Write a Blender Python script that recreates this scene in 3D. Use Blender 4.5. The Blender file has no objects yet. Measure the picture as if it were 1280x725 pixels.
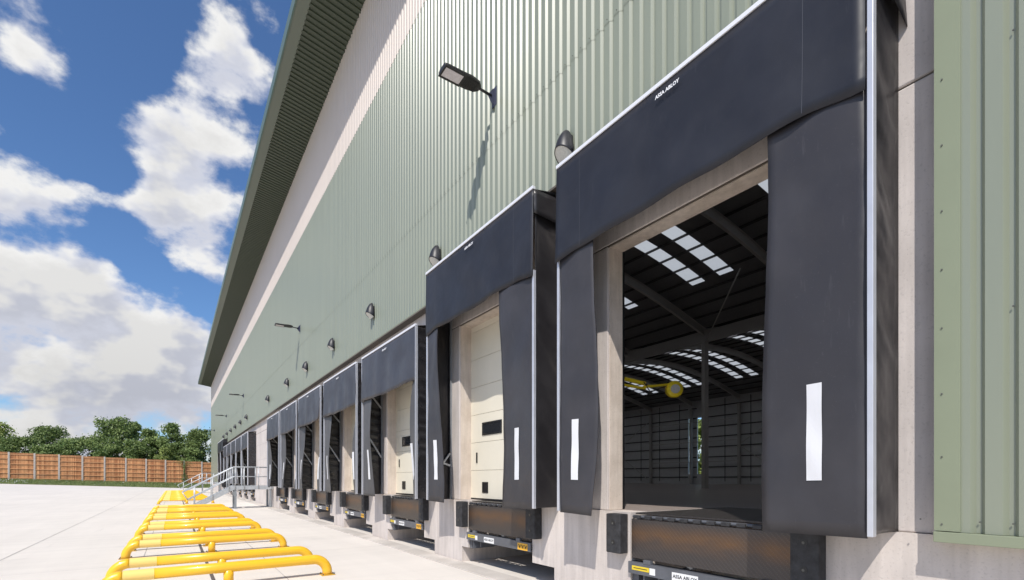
import bpy, bmesh, math, random
from mathutils import Vector, Matrix, noise
random.seed(7)
sc = bpy.context.scene
COL = sc.collection
R = math.radians
EYE = 1.57
PITCH = 3.895
# ------------------------------------------------------------------ helpers
def nb(): return bmesh.new()
def box(b, x0, x1, y0, y1, z0, z1):
    vs = [b.verts.new(p) for p in ((x0,y0,z0),(x1,y0,z0),(x1,y1,z0),(x0,y1,z0),(x0,y0,z1),(x1,y0,z1),(x1,y1,z1),(x0,y1,z1))]
    for f in ((0,3,2,1),(4,5,6,7),(0,1,5,4),(1,2,6,5),(2,3,7,6),(3,0,4,7)):
        b.faces.new([vs[i] for i in f])
    return b
def quad(b, *ps):
    return b.faces.new([b.verts.new(p) for p in ps])
def bar(b, p, q, w, h=None):
    """rectangular bar from p to q"""
    h = h or w
    p, q = Vector(p), Vector(q)
    d = (q-p).normalized()
    up = Vector((0,0,1)) if abs(d.z) < .95 else Vector((0,1,0))
    s = d.cross(up).normalized()*w/2; u = s.cross(d).normalized()*h/2
    vs = [b.verts.new(c+a+e) for c in (p,q) for a,e in ((-s,-u),(s,-u),(s,u),(-s,u))]
    for f in ((0,1,2,3),(7,6,5,4),(0,4,5,1),(1,5,6,2),(2,6,7,3),(3,7,4,0)):
        b.faces.new([vs[i] for i in f])
    return b
def tube(b, path, r, n=12, cap=True):
    path = [Vector(p) for p in path]
    rings = []
    for i, p in enumerate(path):
        a = path[max(i-1,0)]; c = path[min(i+1,len(path)-1)]
        d = (c-a).normalized()
        ref = Vector((0,1,0)) if abs(d.y) < .9 else Vector((1,0,0))
        s = d.cross(ref).normalized(); u = s.cross(d).normalized()
        rr = r[i] if isinstance(r, (list,tuple)) else r
        rings.append([b.verts.new(p+(s*math.cos(2*math.pi*k/n)+u*math.sin(2*math.pi*k/n))*rr) for k in range(n)])
    for A, B in zip(rings, rings[1:]):
        for k in range(n):
            b.faces.new((A[k],A[(k+1)%n],B[(k+1)%n],B[k]))
    if cap:
        b.faces.new(rings[0][::-1]); b.faces.new(rings[-1])
    return b
def grid(b, fn, nu, nv):
    g = [[b.verts.new(fn(i/nu, j/nv)) for j in range(nv+1)] for i in range(nu+1)]
    for i in range(nu):
        for j in range(nv):
            b.faces.new((g[i][j],g[i+1][j],g[i+1][j+1],g[i][j+1]))
    return b
def poly_prism(b, pts, y0, y1):
    """pts in XZ, extruded along Y"""
    A = [b.verts.new((x,y0,z)) for x,z in pts]; B = [b.verts.new((x,y1,z)) for x,z in pts]
    b.faces.new(A[::-1]); b.faces.new(B)
    n = len(pts)
    for i in range(n): b.faces.new((A[i],A[(i+1)%n],B[(i+1)%n],B[i]))
    return b
def obj(name, b, m, parent=None, smooth=False, bevel=0, solid=0, origin=None):
    bmesh.ops.recalc_face_normals(b, faces=b.faces) if not solid else None
    me = bpy.data.meshes.new(name)
    if origin is not None:
        for v in b.verts: v.co -= Vector(origin)
    b.to_mesh(me); b.free()
    me.materials.append(m)
    if smooth:
        me.polygons.foreach_set('use_smooth', [True]*len(me.polygons))
    o = bpy.data.objects.new(name, me); COL.objects.link(o)
    if origin is not None: o.location = origin
    if parent: o.parent = parent
    if bevel:
        k = o.modifiers.new('bevel','BEVEL'); k.width = bevel; k.segments = 2; k.limit_method = 'ANGLE'; k.angle_limit = R(40)
        k.harden_normals = False
    if solid:
        k = o.modifiers.new('solid','SOLIDIFY'); k.thickness = solid; k.offset = 0
    return o
def tag(o, label=None, cat=None, group=None, kind=None):
    if label: o['label'] = label
    if cat: o['category'] = cat
    if group: o['group'] = group
    if kind: o['kind'] = kind
    return o
def thing(name, loc, label, cat, group=None):
    o = bpy.data.objects.new(name, None); COL.objects.link(o); o.location = loc
    o.empty_display_size = .2
    return tag(o, label, cat, group)
def kids(o): return [c for c in COL.objects if c.parent is o]
def dup(root, loc, label=None, parent=None):
    r = root.copy(); COL.objects.link(r); r.location = loc
    if label: r['label'] = label
    for ch in kids(root):
        c = ch.copy(); COL.objects.link(c); c.parent = r
        for g in kids(ch):
            d = g.copy(); COL.objects.link(d); d.parent = c
    return r
def text_part(name, body, size, mat, parent, loc, bold=0.0, extrude=.0006, squash=1.0):
    cu = bpy.data.curves.new(name, 'FONT'); cu.body = body; cu.size = size; cu.align_x = 'CENTER'; cu.align_y = 'CENTER'
    cu.extrude = extrude; cu.offset = bold; cu.resolution_u = 3
    t = bpy.data.objects.new(name, cu); COL.objects.link(t)
    bpy.context.view_layer.update()
    me = bpy.data.meshes.new_from_object(t.evaluated_get(bpy.context.evaluated_depsgraph_get()))
    bpy.data.objects.remove(t); bpy.data.curves.remove(cu)
    M = Matrix(((0,0,-1),(-1,0,0),(0,1,0))).to_4x4() @ Matrix.Diagonal((squash,1,1,1))
    me.transform(M); me.name = name
    me.materials.clear(); me.materials.append(mat)
    o = bpy.data.objects.new(name, me); COL.objects.link(o); o.location = loc; o.parent = parent
    return o
# ------------------------------------------------------------------ materials
def mat(name, base, rough=.6, metal=0, spec=.5, var=0, vscale=2, var2=None, bump=0, bscale=20, stretch=(1,1,1), coat=0, detail=5, bdist=.01):
    m = bpy.data.materials.new(name); m.use_nodes = True
    nt = m.node_tree; N = nt.nodes; L = nt.links
    p = N['Principled BSDF']
    p.inputs['Base Color'].default_value = (*base,1); p.inputs['Roughness'].default_value = rough
    p.inputs['Metallic'].default_value = metal; p.inputs['Specular IOR Level'].default_value = spec
    p.inputs['Coat Weight'].default_value = coat
    tc = N.new('ShaderNodeTexCoord'); mp = N.new('ShaderNodeMapping'); mp.inputs['Scale'].default_value = stretch
    L.new(tc.outputs['Object'], mp.inputs['Vector'])
    m['_'] = 0
    if var or var2:
        n = N.new('ShaderNodeTexNoise'); n.inputs['Scale'].default_value = vscale; n.inputs['Detail'].default_value = detail; n.inputs['Roughness'].default_value = .6
        L.new(mp.outputs[0], n.inputs['Vector'])
        r = N.new('ShaderNodeValToRGB'); r.color_ramp.elements[0].position = .3; r.color_ramp.elements[1].position = .7
        c2 = var2 or tuple(min(1,c*(1+var)) for c in base)
        c1 = tuple(c*(1-var) for c in base)
        r.color_ramp.elements[0].color = (*c1,1); r.color_ramp.elements[1].color = (*c2,1)
        L.new(n.outputs['Fac'], r.inputs[0]); L.new(r.outputs[0], p.inputs['Base Color'])
    if bump:
        n2 = N.new('ShaderNodeTexNoise'); n2.inputs['Scale'].default_value = bscale; n2.inputs['Detail'].default_value = 6
        L.new(mp.outputs[0], n2.inputs['Vector'])
        bp = N.new('ShaderNodeBump'); bp.inputs['Strength'].default_value = bump; bp.inputs['Distance'].default_value = bdist
        L.new(n2.outputs['Fac'], bp.inputs['Height']); L.new(bp.outputs[0], p.inputs['Normal'])
    return m
M = {}
M['clad'] = mat('green_cladding', (.236,.257,.194), .34, spec=.9, var=.05, vscale=1.2, stretch=(1,2.5,.18))
M['cladlow'] = M['clad']
M['white_clad'] = mat('offwhite_cladding', (.61,.535,.485), .5, var=.03, vscale=.4)
M['flash'] = mat('green_flashing', (.235,.262,.178), .42, var=.03)
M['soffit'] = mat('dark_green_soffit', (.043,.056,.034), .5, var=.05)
M['eave'] = mat('eave_green', (.085,.135,.115), .4)
M['gutter'] = mat('gutter_grey_green', (.12,.14,.11), .5)
M['conc_smooth'] = None
def fabric_mat(name, base, rough=.45, spec=.4, crease=.35, big=.3, dust=.35):
    m = bpy.data.materials.new(name); m.use_nodes = True
    nt = m.node_tree; N = nt.nodes; L = nt.links; p = N['Principled BSDF']
    p.inputs['Specular IOR Level'].default_value = spec
    tc = N.new('ShaderNodeTexCoord'); oi = N.new('ShaderNodeObjectInfo')
    va = N.new('ShaderNodeVectorMath'); va.operation = 'MULTIPLY_ADD'; L.new(oi.outputs['Location'], va.inputs[0]); va.inputs[1].default_value = (3.1,3.1,3.1); L.new(tc.outputs['Object'], va.inputs[2])
    def nz(sc_, det, st=(1,1,1), typ='FBM', rough_=.55, rot=(0,0,0)):
        mp = N.new('ShaderNodeMapping'); mp.inputs['Scale'].default_value = st; mp.inputs['Rotation'].default_value = rot; L.new(va.outputs[0], mp.inputs['Vector'])
        n = N.new('ShaderNodeTexNoise'); n.noise_type = typ; n.inputs['Scale'].default_value = sc_; n.inputs['Detail'].default_value = det; n.inputs['Roughness'].default_value = rough_
        L.new(mp.outputs[0], n.inputs['Vector']); return n.outputs['Fac']
    def rg(v,a,b_,c,d):
        r = N.new('ShaderNodeMapRange'); L.new(v, r.inputs[0])
        for i,k in enumerate((a,b_,c,d)): r.inputs[i+1].default_value = k
        return r.outputs[0]
    def mth(op,a,b_):
        k = N.new('ShaderNodeMath'); k.operation = op
        for i,v in enumerate((a,b_)):
            if isinstance(v,(int,float)): k.inputs[i].default_value = v
            else: L.new(v, k.inputs[i])
        return k.outputs[0]
    d1 = rg(nz(1.4,5), .42,.75,0,1)                       # dusty patches
    d2 = rg(nz(3,4,(1,9,1.2),rot=(R(32),0,0)), .64,.74,0,1)           # rub marks
    d3 = rg(nz(60,2), .66,.74,0,1)                        # specks
    dd = mth('MULTIPLY', mth('MAXIMUM', mth('MULTIPLY', d1, .55), mth('MAXIMUM', mth('MULTIPLY', d2, .5), mth('MULTIPLY', d3, .6))), dust)
    mx = N.new('ShaderNodeMix'); mx.data_type = 'RGBA'; L.new(dd, mx.inputs[0]); mx.inputs[6].default_value = (*base,1)
    mx.inputs[7].default_value = (*[min(1,c*2.2+.045) for c in base],1)
    L.new(mx.outputs[2], p.inputs['Base Color'])
    L.new(rg(nz(2,4), .3,.7,rough-.08,rough+.10), p.inputs['Roughness'])
    h = mth('ADD', mth('MULTIPLY', nz(1.6,3), big), mth('MULTIPLY', nz(2.2,4,(1,.8,1.6),'RIDGED_MULTIFRACTAL',.5,(R(25),0,0)), .045*crease))
    bp = N.new('ShaderNodeBump'); bp.inputs['Strength'].default_value = .55; bp.inputs['Distance'].default_value = .10; L.new(h, bp.inputs['Height'])
    bp2 = N.new('ShaderNodeBump'); bp2.inputs['Strength'].default_value = .08; bp2.inputs['Distance'].default_value = .001; L.new(nz(350,2), bp2.inputs['Height']); L.new(bp.outputs[0], bp2.inputs['Normal'])
    L.new(bp2.outputs[0], p.inputs['Normal'])
    return m
M['drip'] = mat('drip_flashing', (.12,.10,.08), .6)

M['seamfab'] = mat('welded_seam', (.055,.058,.07), .5)




M['alu_top'] = mat('aluminium_top', (.80,.80,.84), .4, metal=.2)
M['alu'] = mat('aluminium', (.60,.61,.66), .35, metal=.45, var=.06, vscale=5)
M['stripe'] = mat('white_stripe', (.70,.70,.72), .5)
M['ink_white'] = mat('white_print', (.8,.8,.82), .5)
M['ink_black'] = mat('black_print', (.02,.02,.02), .5)
M['rubber'] = mat('black_rubber', (.028,.028,.031), .7, var=.5, vscale=14, bump=.5, bscale=60, bdist=.004)
M['door'] = mat('cream_door', (.73,.68,.565), .45, var=.02, vscale=3)
M['seam'] = mat('door_seam', (.24,.21,.16), .6)
M['black'] = mat('black_plastic', (.012,.012,.014), .35)
M['glassdark'] = mat('dark_pane', (.02,.022,.026), .12)
M['steelgrey'] = mat('grey_painted_steel', (.10,.105,.12), .45, var=.15, vscale=6)
M['yellow_label'] = mat('yellow_label', (.75,.55,.03), .5)
M['orange_label'] = mat('orange_label', (.80,.42,.03), .5)
M['white_label'] = mat('white_label', (.78,.78,.78), .5)
M['galv'] = mat('galvanised_steel', (.50,.52,.54), .42, metal=.35, var=.12, vscale=8)
M['galvpost'] = mat('galvanised_post', (.30,.32,.34), .5, metal=.3, var=.1, vscale=8)
M['yellow'] = mat('yellow_paint', (.88,.50,.022), .32, spec=.5, coat=.25, var=.035, vscale=3, bump=.05, bscale=30)
def scuffed(m, dark=(.16,.11,.05)):
    nt = m.node_tree; N = nt.nodes; L = nt.links; p = N['Principled BSDF']
    src = p.inputs['Base Color'].links[0].from_socket
    tc = N.new('ShaderNodeTexCoord'); mp = N.new('ShaderNodeMapping'); mp.inputs['Scale'].default_value = (1.2,4,5); L.new(tc.outputs['Object'], mp.inputs['Vector'])
    oi = N.new('ShaderNodeObjectInfo'); ad = N.new('ShaderNodeVectorMath'); ad.operation = 'ADD'; L.new(mp.outputs[0], ad.inputs[0]); L.new(oi.outputs['Location'], ad.inputs[1])
    n = N.new('ShaderNodeTexNoise'); n.inputs['Scale'].default_value = 5; n.inputs['Detail'].default_value = 8; n.inputs['Roughness'].default_value = .7; L.new(ad.outputs[0], n.inputs['Vector'])
    r = N.new('ShaderNodeMapRange'); L.new(n.outputs['Fac'], r.inputs[0]); r.inputs[1].default_value = .66; r.inputs[2].default_value = .74; r.inputs[3].default_value = 0; r.inputs[4].default_value = .55
    s_ = N.new('ShaderNodeSeparateXYZ'); L.new(tc.outputs['Object'], s_.inputs[0])
    g = N.new('ShaderNodeMapRange'); L.new(s_.outputs['Z'], g.inputs[0]); g.inputs[1].default_value = .10; g.inputs[2].default_value = 0; g.inputs[3].default_value = 0; g.inputs[4].default_value = .45
    mm_ = N.new('ShaderNodeMath'); mm_.operation = 'MAXIMUM'; L.new(r.outputs[0], mm_.inputs[0]); L.new(g.outputs[0], mm_.inputs[1])
    mx = N.new('ShaderNodeMix'); mx.data_type = 'RGBA'; L.new(mm_.outputs[0], mx.inputs[0]); L.new(src, mx.inputs[6]); mx.inputs[7].default_value = (*dark,1)
    L.new(mx.outputs[2], p.inputs['Base Color'])
scuffed(M['yellow'])
M['yellow_pale'] = mat('pale_yellow_band', (.93,.66,.20), .3, coat=.3)
M['lamp'] = mat('lamp_housing', (.020,.020,.026), .42, spec=.4)
M['lens'] = mat('lamp_lens', (.55,.54,.50), .25, var=.12, vscale=40)
M['ledlens'] = mat('floodlight_lens', (.60,.56,.58), .3, var=.12, vscale=30)
M['lampdark'] = mat('floodlight_housing', (.018,.017,.018), .45)
M['bluegrey'] = mat('bracket_blue_grey', (.045,.05,.085), .45)
M['bark'] = mat('bark', (.09,.065,.045), .9)
M['post'] = mat('concrete_fence_post', (.50,.45,.40), .8, var=.12, vscale=4)
M['rail'] = mat('timber_rail', (.66,.35,.17), .8, var=.15, vscale=3)
M['screw'] = mat('screw_head', (.11,.11,.10), .5, metal=.3)
M['steel_int'] = mat('interior_steel', (.58,.56,.53), .6)
M['roofsheet'] = mat('roof_liner', (.25,.25,.25), .7)
M['liner'] = mat('interior_liner', (.76,.76,.755), .7, var=.04)
M['girt'] = mat('wall_girt', (.08,.075,.072), .7)
M['intfloor'] = mat('warehouse_floor', (.34,.285,.26), .34, spec=.5, var=.08, vscale=.4)
M['docklight'] = mat('dock_light_yellow', (.95,.72,.03), .4)
M['pit'] = mat('pit_concrete', (.20,.18,.165), .85, var=.2, vscale=3)

def concrete_mat(name, c1, c2, scale=1.2, streak=True, bump=.25, rust=False):
    m = bpy.data.materials.new(name); m.use_nodes = True
    nt = m.node_tree; N = nt.nodes; L = nt.links; p = N['Principled BSDF']
    p.inputs['Roughness'].default_value = .85; p.inputs['Specular IOR Level'].default_value = .3
    tc = N.new('ShaderNodeTexCoord')
    n = N.new('ShaderNodeTexNoise'); n.inputs['Scale'].default_value = scale; n.inputs['Detail'].default_value = 8; n.inputs['Roughness'].default_value = .62
    L.new(tc.outputs['Object'], n.inputs['Vector'])
    r = N.new('ShaderNodeValToRGB'); r.color_ramp.elements[0].position = .32; r.color_ramp.elements[1].position = .62
    r.color_ramp.elements[0].color = (*c1,1); r.color_ramp.elements[1].color = (*c2,1)
    L.new(n.outputs['Fac'], r.inputs[0])
    out = r.outputs[0]
    mp = N.new('ShaderNodeMapping'); mp.inputs['Scale'].default_value = (7,7,.5) if streak else (1,1,1)
    L.new(tc.outputs['Object'], mp.inputs['Vector'])
    n2 = N.new('ShaderNodeTexNoise'); n2.inputs['Scale'].default_value = 2; n2.inputs['Detail'].default_value = 5
    L.new(mp.outputs[0], n2.inputs['Vector'])
    mr = N.new('ShaderNodeMapRange'); mr.inputs[1].default_value = .35; mr.inputs[2].default_value = .7; mr.inputs[3].default_value = .86; mr.inputs[4].default_value = 1.04
    L.new(n2.outputs['Fac'], mr.inputs[0])
    mx = N.new('ShaderNodeMix'); mx.data_type = 'RGBA'; mx.blend_type = 'MULTIPLY'; mx.inputs[0].default_value = 1
    L.new(out, mx.inputs[6]); L.new(mr.outputs[0], mx.inputs[7]); out = mx.outputs[2]
    n3 = N.new('ShaderNodeTexNoise'); n3.inputs['Scale'].default_value = 55; n3.inputs['Detail'].default_value = 4
    L.new(tc.outputs['Object'], n3.inputs['Vector'])
    mr3 = N.new('ShaderNodeMapRange'); mr3.inputs[1].default_value = .3; mr3.inputs[2].default_value = .42; mr3.inputs[3].default_value = .80; mr3.inputs[4].default_value = 1
    L.new(n3.outputs['Fac'], mr3.inputs[0])
    mx2 = N.new('ShaderNodeMix'); mx2.data_type = 'RGBA'; mx2.blend_type = 'MULTIPLY'; mx2.inputs[0].default_value = .7
    L.new(out, mx2.inputs[6]); L.new(mr3.outputs[0], mx2.inputs[7]); out = mx2.outputs[2]
    L.new(out, p.inputs['Base Color'])
    bp = N.new('ShaderNodeBump'); bp.inputs['Strength'].default_value = bump; bp.inputs['Distance'].default_value = .006
    L.new(n3.outputs['Fac'], bp.inputs['Height']); L.new(bp.outputs[0], p.inputs['Normal'])
    return m
M['fabric'] = fabric_mat('pvc_fabric', (.016,.017,.024), .44, .36)
M['flap'] = fabric_mat('pvc_flap', (.034,.032,.037), .42, .48)
M['wrinkle'] = fabric_mat('pvc_wrinkled', (.017,.0155,.017), .36, .5, crease=2.2, big=.7)
M['pleated'] = fabric_mat('pvc_pleated', (.020,.019,.021), .26, .6, crease=1.5, big=.6)
M['header2'] = fabric_mat('pvc_header_grey', (.040,.042,.054), .45, .42)
M['flap2'] = fabric_mat('pvc_flap_grey', (.075,.074,.078), .5, .4)
M['wall'] = concrete_mat('precast_concrete', (.57,.515,.485), (.67,.61,.58))
M['wall_low'] = concrete_mat('cast_dock_wall', (.56,.50,.46), (.67,.605,.565), scale=.9)
M['warm_bounce'] = concrete_mat('warm_bounce_lining', (.57,.485,.41), (.70,.61,.53), scale=3)  # brown tint holds the warm bounce light of the shaded reveals
M['kerb'] = concrete_mat('kerb_concrete', (.52,.47,.42), (.62,.57,.52), streak=False)

def yard_mat():
    m = bpy.data.materials.new('yard_concrete'); m.use_nodes = True
    nt = m.node_tree; N = nt.nodes; L = nt.links; p = N['Principled BSDF']
    p.inputs['Roughness'].default_value = .8; p.inputs['Specular IOR Level'].default_value = .25
    tc = N.new('ShaderNodeTexCoord')
    def noise_(scale, stretch=(1,1,1), det=6, rough=.6):
        mp = N.new('ShaderNodeMapping'); mp.inputs['Scale'].default_value = stretch
        L.new(tc.outputs['Object'], mp.inputs['Vector'])
        n = N.new('ShaderNodeTexNoise'); n.inputs['Scale'].default_value = scale; n.inputs['Detail'].default_value = det; n.inputs['Roughness'].default_value = rough
        L.new(mp.outputs[0], n.inputs['Vector']); return n.outputs['Fac']
    def rng(v, a, b_, c, d):
        r = N.new('ShaderNodeMapRange'); L.new(v, r.inputs[0])
        for i, k in enumerate((a,b_,c,d)): r.inputs[i+1].default_value = k
        return r.outputs[0]
    def mul(a, b_):
        k = N.new('ShaderNodeMath'); k.operation = 'MULTIPLY'; L.new(a, k.inputs[0]); L.new(b_, k.inputs[1]); return k.outputs[0]
    v = rng(noise_(.18), .3,.7,.93,1.03)
    v = mul(v, rng(noise_(2.2,(1,.12,1)), .3,.7,.955,1.02))     # broom / drag marks along the joints
    v = mul(v, rng(noise_(1.0,(.15,3,1)), .38,.55,.965,1.0))
    v = mul(v, rng(noise_(.55,(1,1,1),3), .28,.36,.93,1))       # faint stains
    v = mul(v, rng(noise_(38), .28,.4,.93,1))
    v = mul(v, rng(noise_(.9,(5,.25,1),4), .66,.76,1,.90))      # tyre tracks
    br = N.new('ShaderNodeRGB'); br.outputs[0].default_value = (.72,.665,.605,1)
    mx = N.new('ShaderNodeMix'); mx.data_type = 'RGBA'; mx.blend_type = 'MULTIPLY'; mx.inputs[0].default_value = 1
    L.new(br.outputs[0], mx.inputs[6]); L.new(v, mx.inputs[7])
    L.new(mx.outputs[2], p.inputs['Base Color'])
    bp = N.new('ShaderNodeBump'); bp.inputs['Strength'].default_value = .15; bp.inputs['Distance'].default_value = .003
    L.new(noise_(90), bp.inputs['Height']); L.new(bp.outputs[0], p.inputs['Normal'])
    return m
M['yard'] = yard_mat()
M['joint'] = mat('joint_filler', (.12,.11,.11), .8, var=.4, vscale=5)
M['joint_pale'] = mat('joint_sawn', (.42,.39,.37), .8, var=.25, vscale=1)
M['drain'] = mat('drain_iron', (.10,.09,.09), .6)

def checker_mat():
    m = bpy.data.materials.new('checker_plate'); m.use_nodes = True
    nt = m.node_tree; N = nt.nodes; L = nt.links; p = N['Principled BSDF']
    p.inputs['Roughness'].default_value = .36; p.inputs['Metallic'].default_value = .6
    tc = N.new('ShaderNodeTexCoord')
    # two sets of raised tears at +-45 degrees
    def tears(rot, off):
        mp = N.new('ShaderNodeMapping'); mp.inputs['Rotation'].default_value = (rot,0,0); mp.inputs['Location'].default_value = (0,off,off)
        mp.inputs['Scale'].default_value = (1,1,1)
        L.new(tc.outputs['Object'], mp.inputs['Vector'])
        s = N.new('ShaderNodeSeparateXYZ'); L.new(mp.outputs[0], s.inputs[0])
        def wave(o, f, lo, hi):
            a = N.new('ShaderNodeMath'); a.operation = 'MULTIPLY'; L.new(o, a.inputs[0]); a.inputs[1].default_value = f
            c = N.new('ShaderNodeMath'); c.operation = 'SINE'; L.new(a.outputs[0], c.inputs[0])
            r = N.new('ShaderNodeMapRange'); L.new(c.outputs[0], r.inputs[0]); r.inputs[1].default_value = lo; r.inputs[2].default_value = hi
            return r.outputs[0]
        a = wave(s.outputs['Y'], 2*math.pi/.036, .55, .9); c = wave(s.outputs['Z'], 2*math.pi/.036, -.2, .4)
        k = N.new('ShaderNodeMath'); k.operation = 'MULTIPLY'; L.new(a, k.inputs[0]); L.new(c, k.inputs[1]); return k.outputs[0]
    t1 = tears(R(45), 0); t2 = tears(R(-45), .018)
    mxx = N.new('ShaderNodeMath'); mxx.operation = 'MAXIMUM'; L.new(t1, mxx.inputs[0]); L.new(t2, mxx.inputs[1])
    bp = N.new('ShaderNodeBump'); bp.inputs['Strength'].default_value = .5; bp.inputs['Distance'].default_value = .003
    L.new(mxx.outputs[0], bp.inputs['Height']); L.new(bp.outputs[0], p.inputs['Normal'])
    # rust band
    n = N.new('ShaderNodeTexNoise'); n.inputs['Scale'].default_value = 1.6; n.inputs['Detail'].default_value = 5
    mp = N.new('ShaderNodeMapping'); mp.inputs['Scale'].default_value = (1,.8,2.2); L.new(tc.outputs['Object'], mp.inputs['Vector']); L.new(mp.outputs[0], n.inputs['Vector'])
    s = N.new('ShaderNodeSeparateXYZ'); L.new(tc.outputs['Object'], s.inputs[0])
    d = N.new('ShaderNodeMath'); d.operation = 'SUBTRACT'; L.new(s.outputs['Z'], d.inputs[0]); d.inputs[1].default_value = .91
    ab = N.new('ShaderNodeMath'); ab.operation = 'ABSOLUTE'; L.new(d.outputs[0], ab.inputs[0])
    r1 = N.new('ShaderNodeMapRange'); L.new(ab.outputs[0], r1.inputs[0]); r1.inputs[1].default_value = .02; r1.inputs[2].default_value = .17; r1.inputs[3].default_value = 1; r1.inputs[4].default_value = 0
    r2 = N.new('ShaderNodeMapRange'); L.new(n.outputs['Fac'], r2.inputs[0]); r2.inputs[1].default_value = .36; r2.inputs[2].default_value = .62
    k = N.new('ShaderNodeMath'); k.operation = 'MULTIPLY'; L.new(r1.outputs[0], k.inputs[0]); L.new(r2.outputs[0], k.inputs[1])
    mx = N.new('ShaderNodeMix'); mx.data_type = 'RGBA'
    L.new(k.outputs[0], mx.inputs[0]); mx.inputs[6].default_value = (.075,.066,.063,1); mx.inputs[7].default_value = (.165,.092,.048,1)
    mx2 = N.new('ShaderNodeMix'); mx2.data_type = 'RGBA'; mx2.blend_type = 'ADD'; 
    mz = N.new('ShaderNodeMath'); mz.operation = 'MULTIPLY'; L.new(mxx.outputs[0], mz.inputs[0]); mz.inputs[1].default_value = .10
    L.new(mz.outputs[0], mx2.inputs[0]); L.new(mx.outputs[2], mx2.inputs[6]); mx2.inputs[7].default_value = (.22,.2,.19,1)
    L.new(mx2.outputs[2], p.inputs['Base Color'])
    return m
M['checker'] = checker_mat()

def board_mat():
    """featheredge fence boards: tone changes board to board"""
    m = bpy.data.materials.new('fence_boards'); m.use_nodes = True
    nt = m.node_tree; N = nt.nodes; L = nt.links; p = N['Principled BSDF']; p.inputs['Roughness'].default_value = .85
    tc = N.new('ShaderNodeTexCoord'); s = N.new('ShaderNodeSeparateXYZ'); L.new(tc.outputs['Object'], s.inputs[0])
    oi = N.new('ShaderNodeObjectInfo')
    ad = N.new('ShaderNodeMath'); ad.operation = 'MULTIPLY_ADD'; L.new(oi.outputs['Random'], ad.inputs[0]); ad.inputs[1].default_value = 37; L.new(s.outputs['X'], ad.inputs[2])
    a = N.new('ShaderNodeMath'); a.operation = 'MULTIPLY'; L.new(ad.outputs[0], a.inputs[0]); a.inputs[1].default_value = 1/.13
    f = N.new('ShaderNodeMath'); f.operation = 'FLOOR'; L.new(a.outputs[0], f.inputs[0])
    w = N.new('ShaderNodeTexWhiteNoise'); w.noise_dimensions = '1D'; L.new(f.outputs[0], w.inputs['W'])
    fr = N.new('ShaderNodeMath'); fr.operation = 'FRACT'; L.new(a.outputs[0], fr.inputs[0])
    r = N.new('ShaderNodeValToRGB'); r.color_ramp.elements[0].color = (.38,.15,.06,1); r.color_ramp.elements[1].color = (.70,.36,.16,1)
    L.new(w.outputs['Value'], r.inputs[0])
    n = N.new('ShaderNodeTexNoise'); n.inputs['Scale'].default_value = 1.5; n.inputs['Detail'].default_value = 6
    L.new(tc.outputs['Object'], n.inputs['Vector'])
    mr = N.new('ShaderNodeMapRange'); L.new(n.outputs['Fac'], mr.inputs[0]); mr.inputs[1].default_value = .3; mr.inputs[2].default_value = .7; mr.inputs[3].default_value = .7; mr.inputs[4].default_value = 1.25
    e = N.new('ShaderNodeMapRange'); L.new(fr.outputs[0], e.inputs[0]); e.inputs[1].default_value = 0; e.inputs[2].default_value = .12; e.inputs[3].default_value = .45; e.inputs[4].default_value = 1
    k = N.new('ShaderNodeMath'); k.operation = 'MULTIPLY'; L.new(mr.outputs[0], k.inputs[0]); L.new(e.outputs[0], k.inputs[1])
    mx = N.new('ShaderNodeMix'); mx.data_type = 'RGBA'; mx.blend_type = 'MULTIPLY'; mx.inputs[0].default_value = 1
    L.new(r.outputs[0], mx.inputs[6]); L.new(k.outputs[0], mx.inputs[7]); L.new(mx.outputs[2], p.inputs['Base Color'])
    return m
M['boards'] = board_mat()

def leaf_mat(name, c1, c2):
    m = bpy.data.materials.new(name); m.use_nodes = True
    nt = m.node_tree; N = nt.nodes; L = nt.links; p = N['Principled BSDF']; p.inputs['Roughness'].default_value = .6
    g = N.new('ShaderNodeNewGeometry')
    n = N.new('ShaderNodeTexNoise'); n.inputs['Scale'].default_value = .8; n.inputs['Detail'].default_value = 4
    tc = N.new('ShaderNodeTexCoord'); L.new(tc.outputs['Object'], n.inputs['Vector'])
    mr = N.new('ShaderNodeMath'); mr.operation = 'MULTIPLY_ADD'; L.new(g.outputs['Random Per Island'], mr.inputs[0]); mr.inputs[1].default_value = .5
    L.new(n.outputs['Fac'], mr.inputs[2])
    r = N.new('ShaderNodeValToRGB'); r.color_ramp.elements[0].position = .45; r.color_ramp.elements[1].position = 1.0
    r.color_ramp.elements[0].color = (*c1,1); r.color_ramp.elements[1].color = (*c2,1)
    L.new(mr.outputs[0], r.inputs[0]); L.new(r.outputs[0], p.inputs['Base Color'])
    t = N.new('ShaderNodeBsdfTranslucent'); L.new(r.outputs[0], t.inputs[0])
    mx = N.new('ShaderNodeMixShader'); mx.inputs[0].default_value = .25
    L.new(p.outputs[0], mx.inputs[1]); L.new(t.outputs[0], mx.inputs[2]); L.new(mx.outputs[0], N['Material Output'].inputs[0])
    return m
M['leaf_dark'] = leaf_mat('leaf_dark', (.065,.11,.03), (.23,.30,.09))
M['leaf_mid'] = leaf_mat('leaf_mid', (.085,.145,.04), (.31,.39,.13))
M['leaf_light'] = leaf_mat('leaf_light', (.12,.18,.04), (.38,.44,.13))
M['grass'] = leaf_mat('grass', (.13,.20,.05), (.36,.40,.17))
M['field'] = mat('field_green', (.09,.13,.045), .9, var=.3, vscale=.4)
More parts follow.
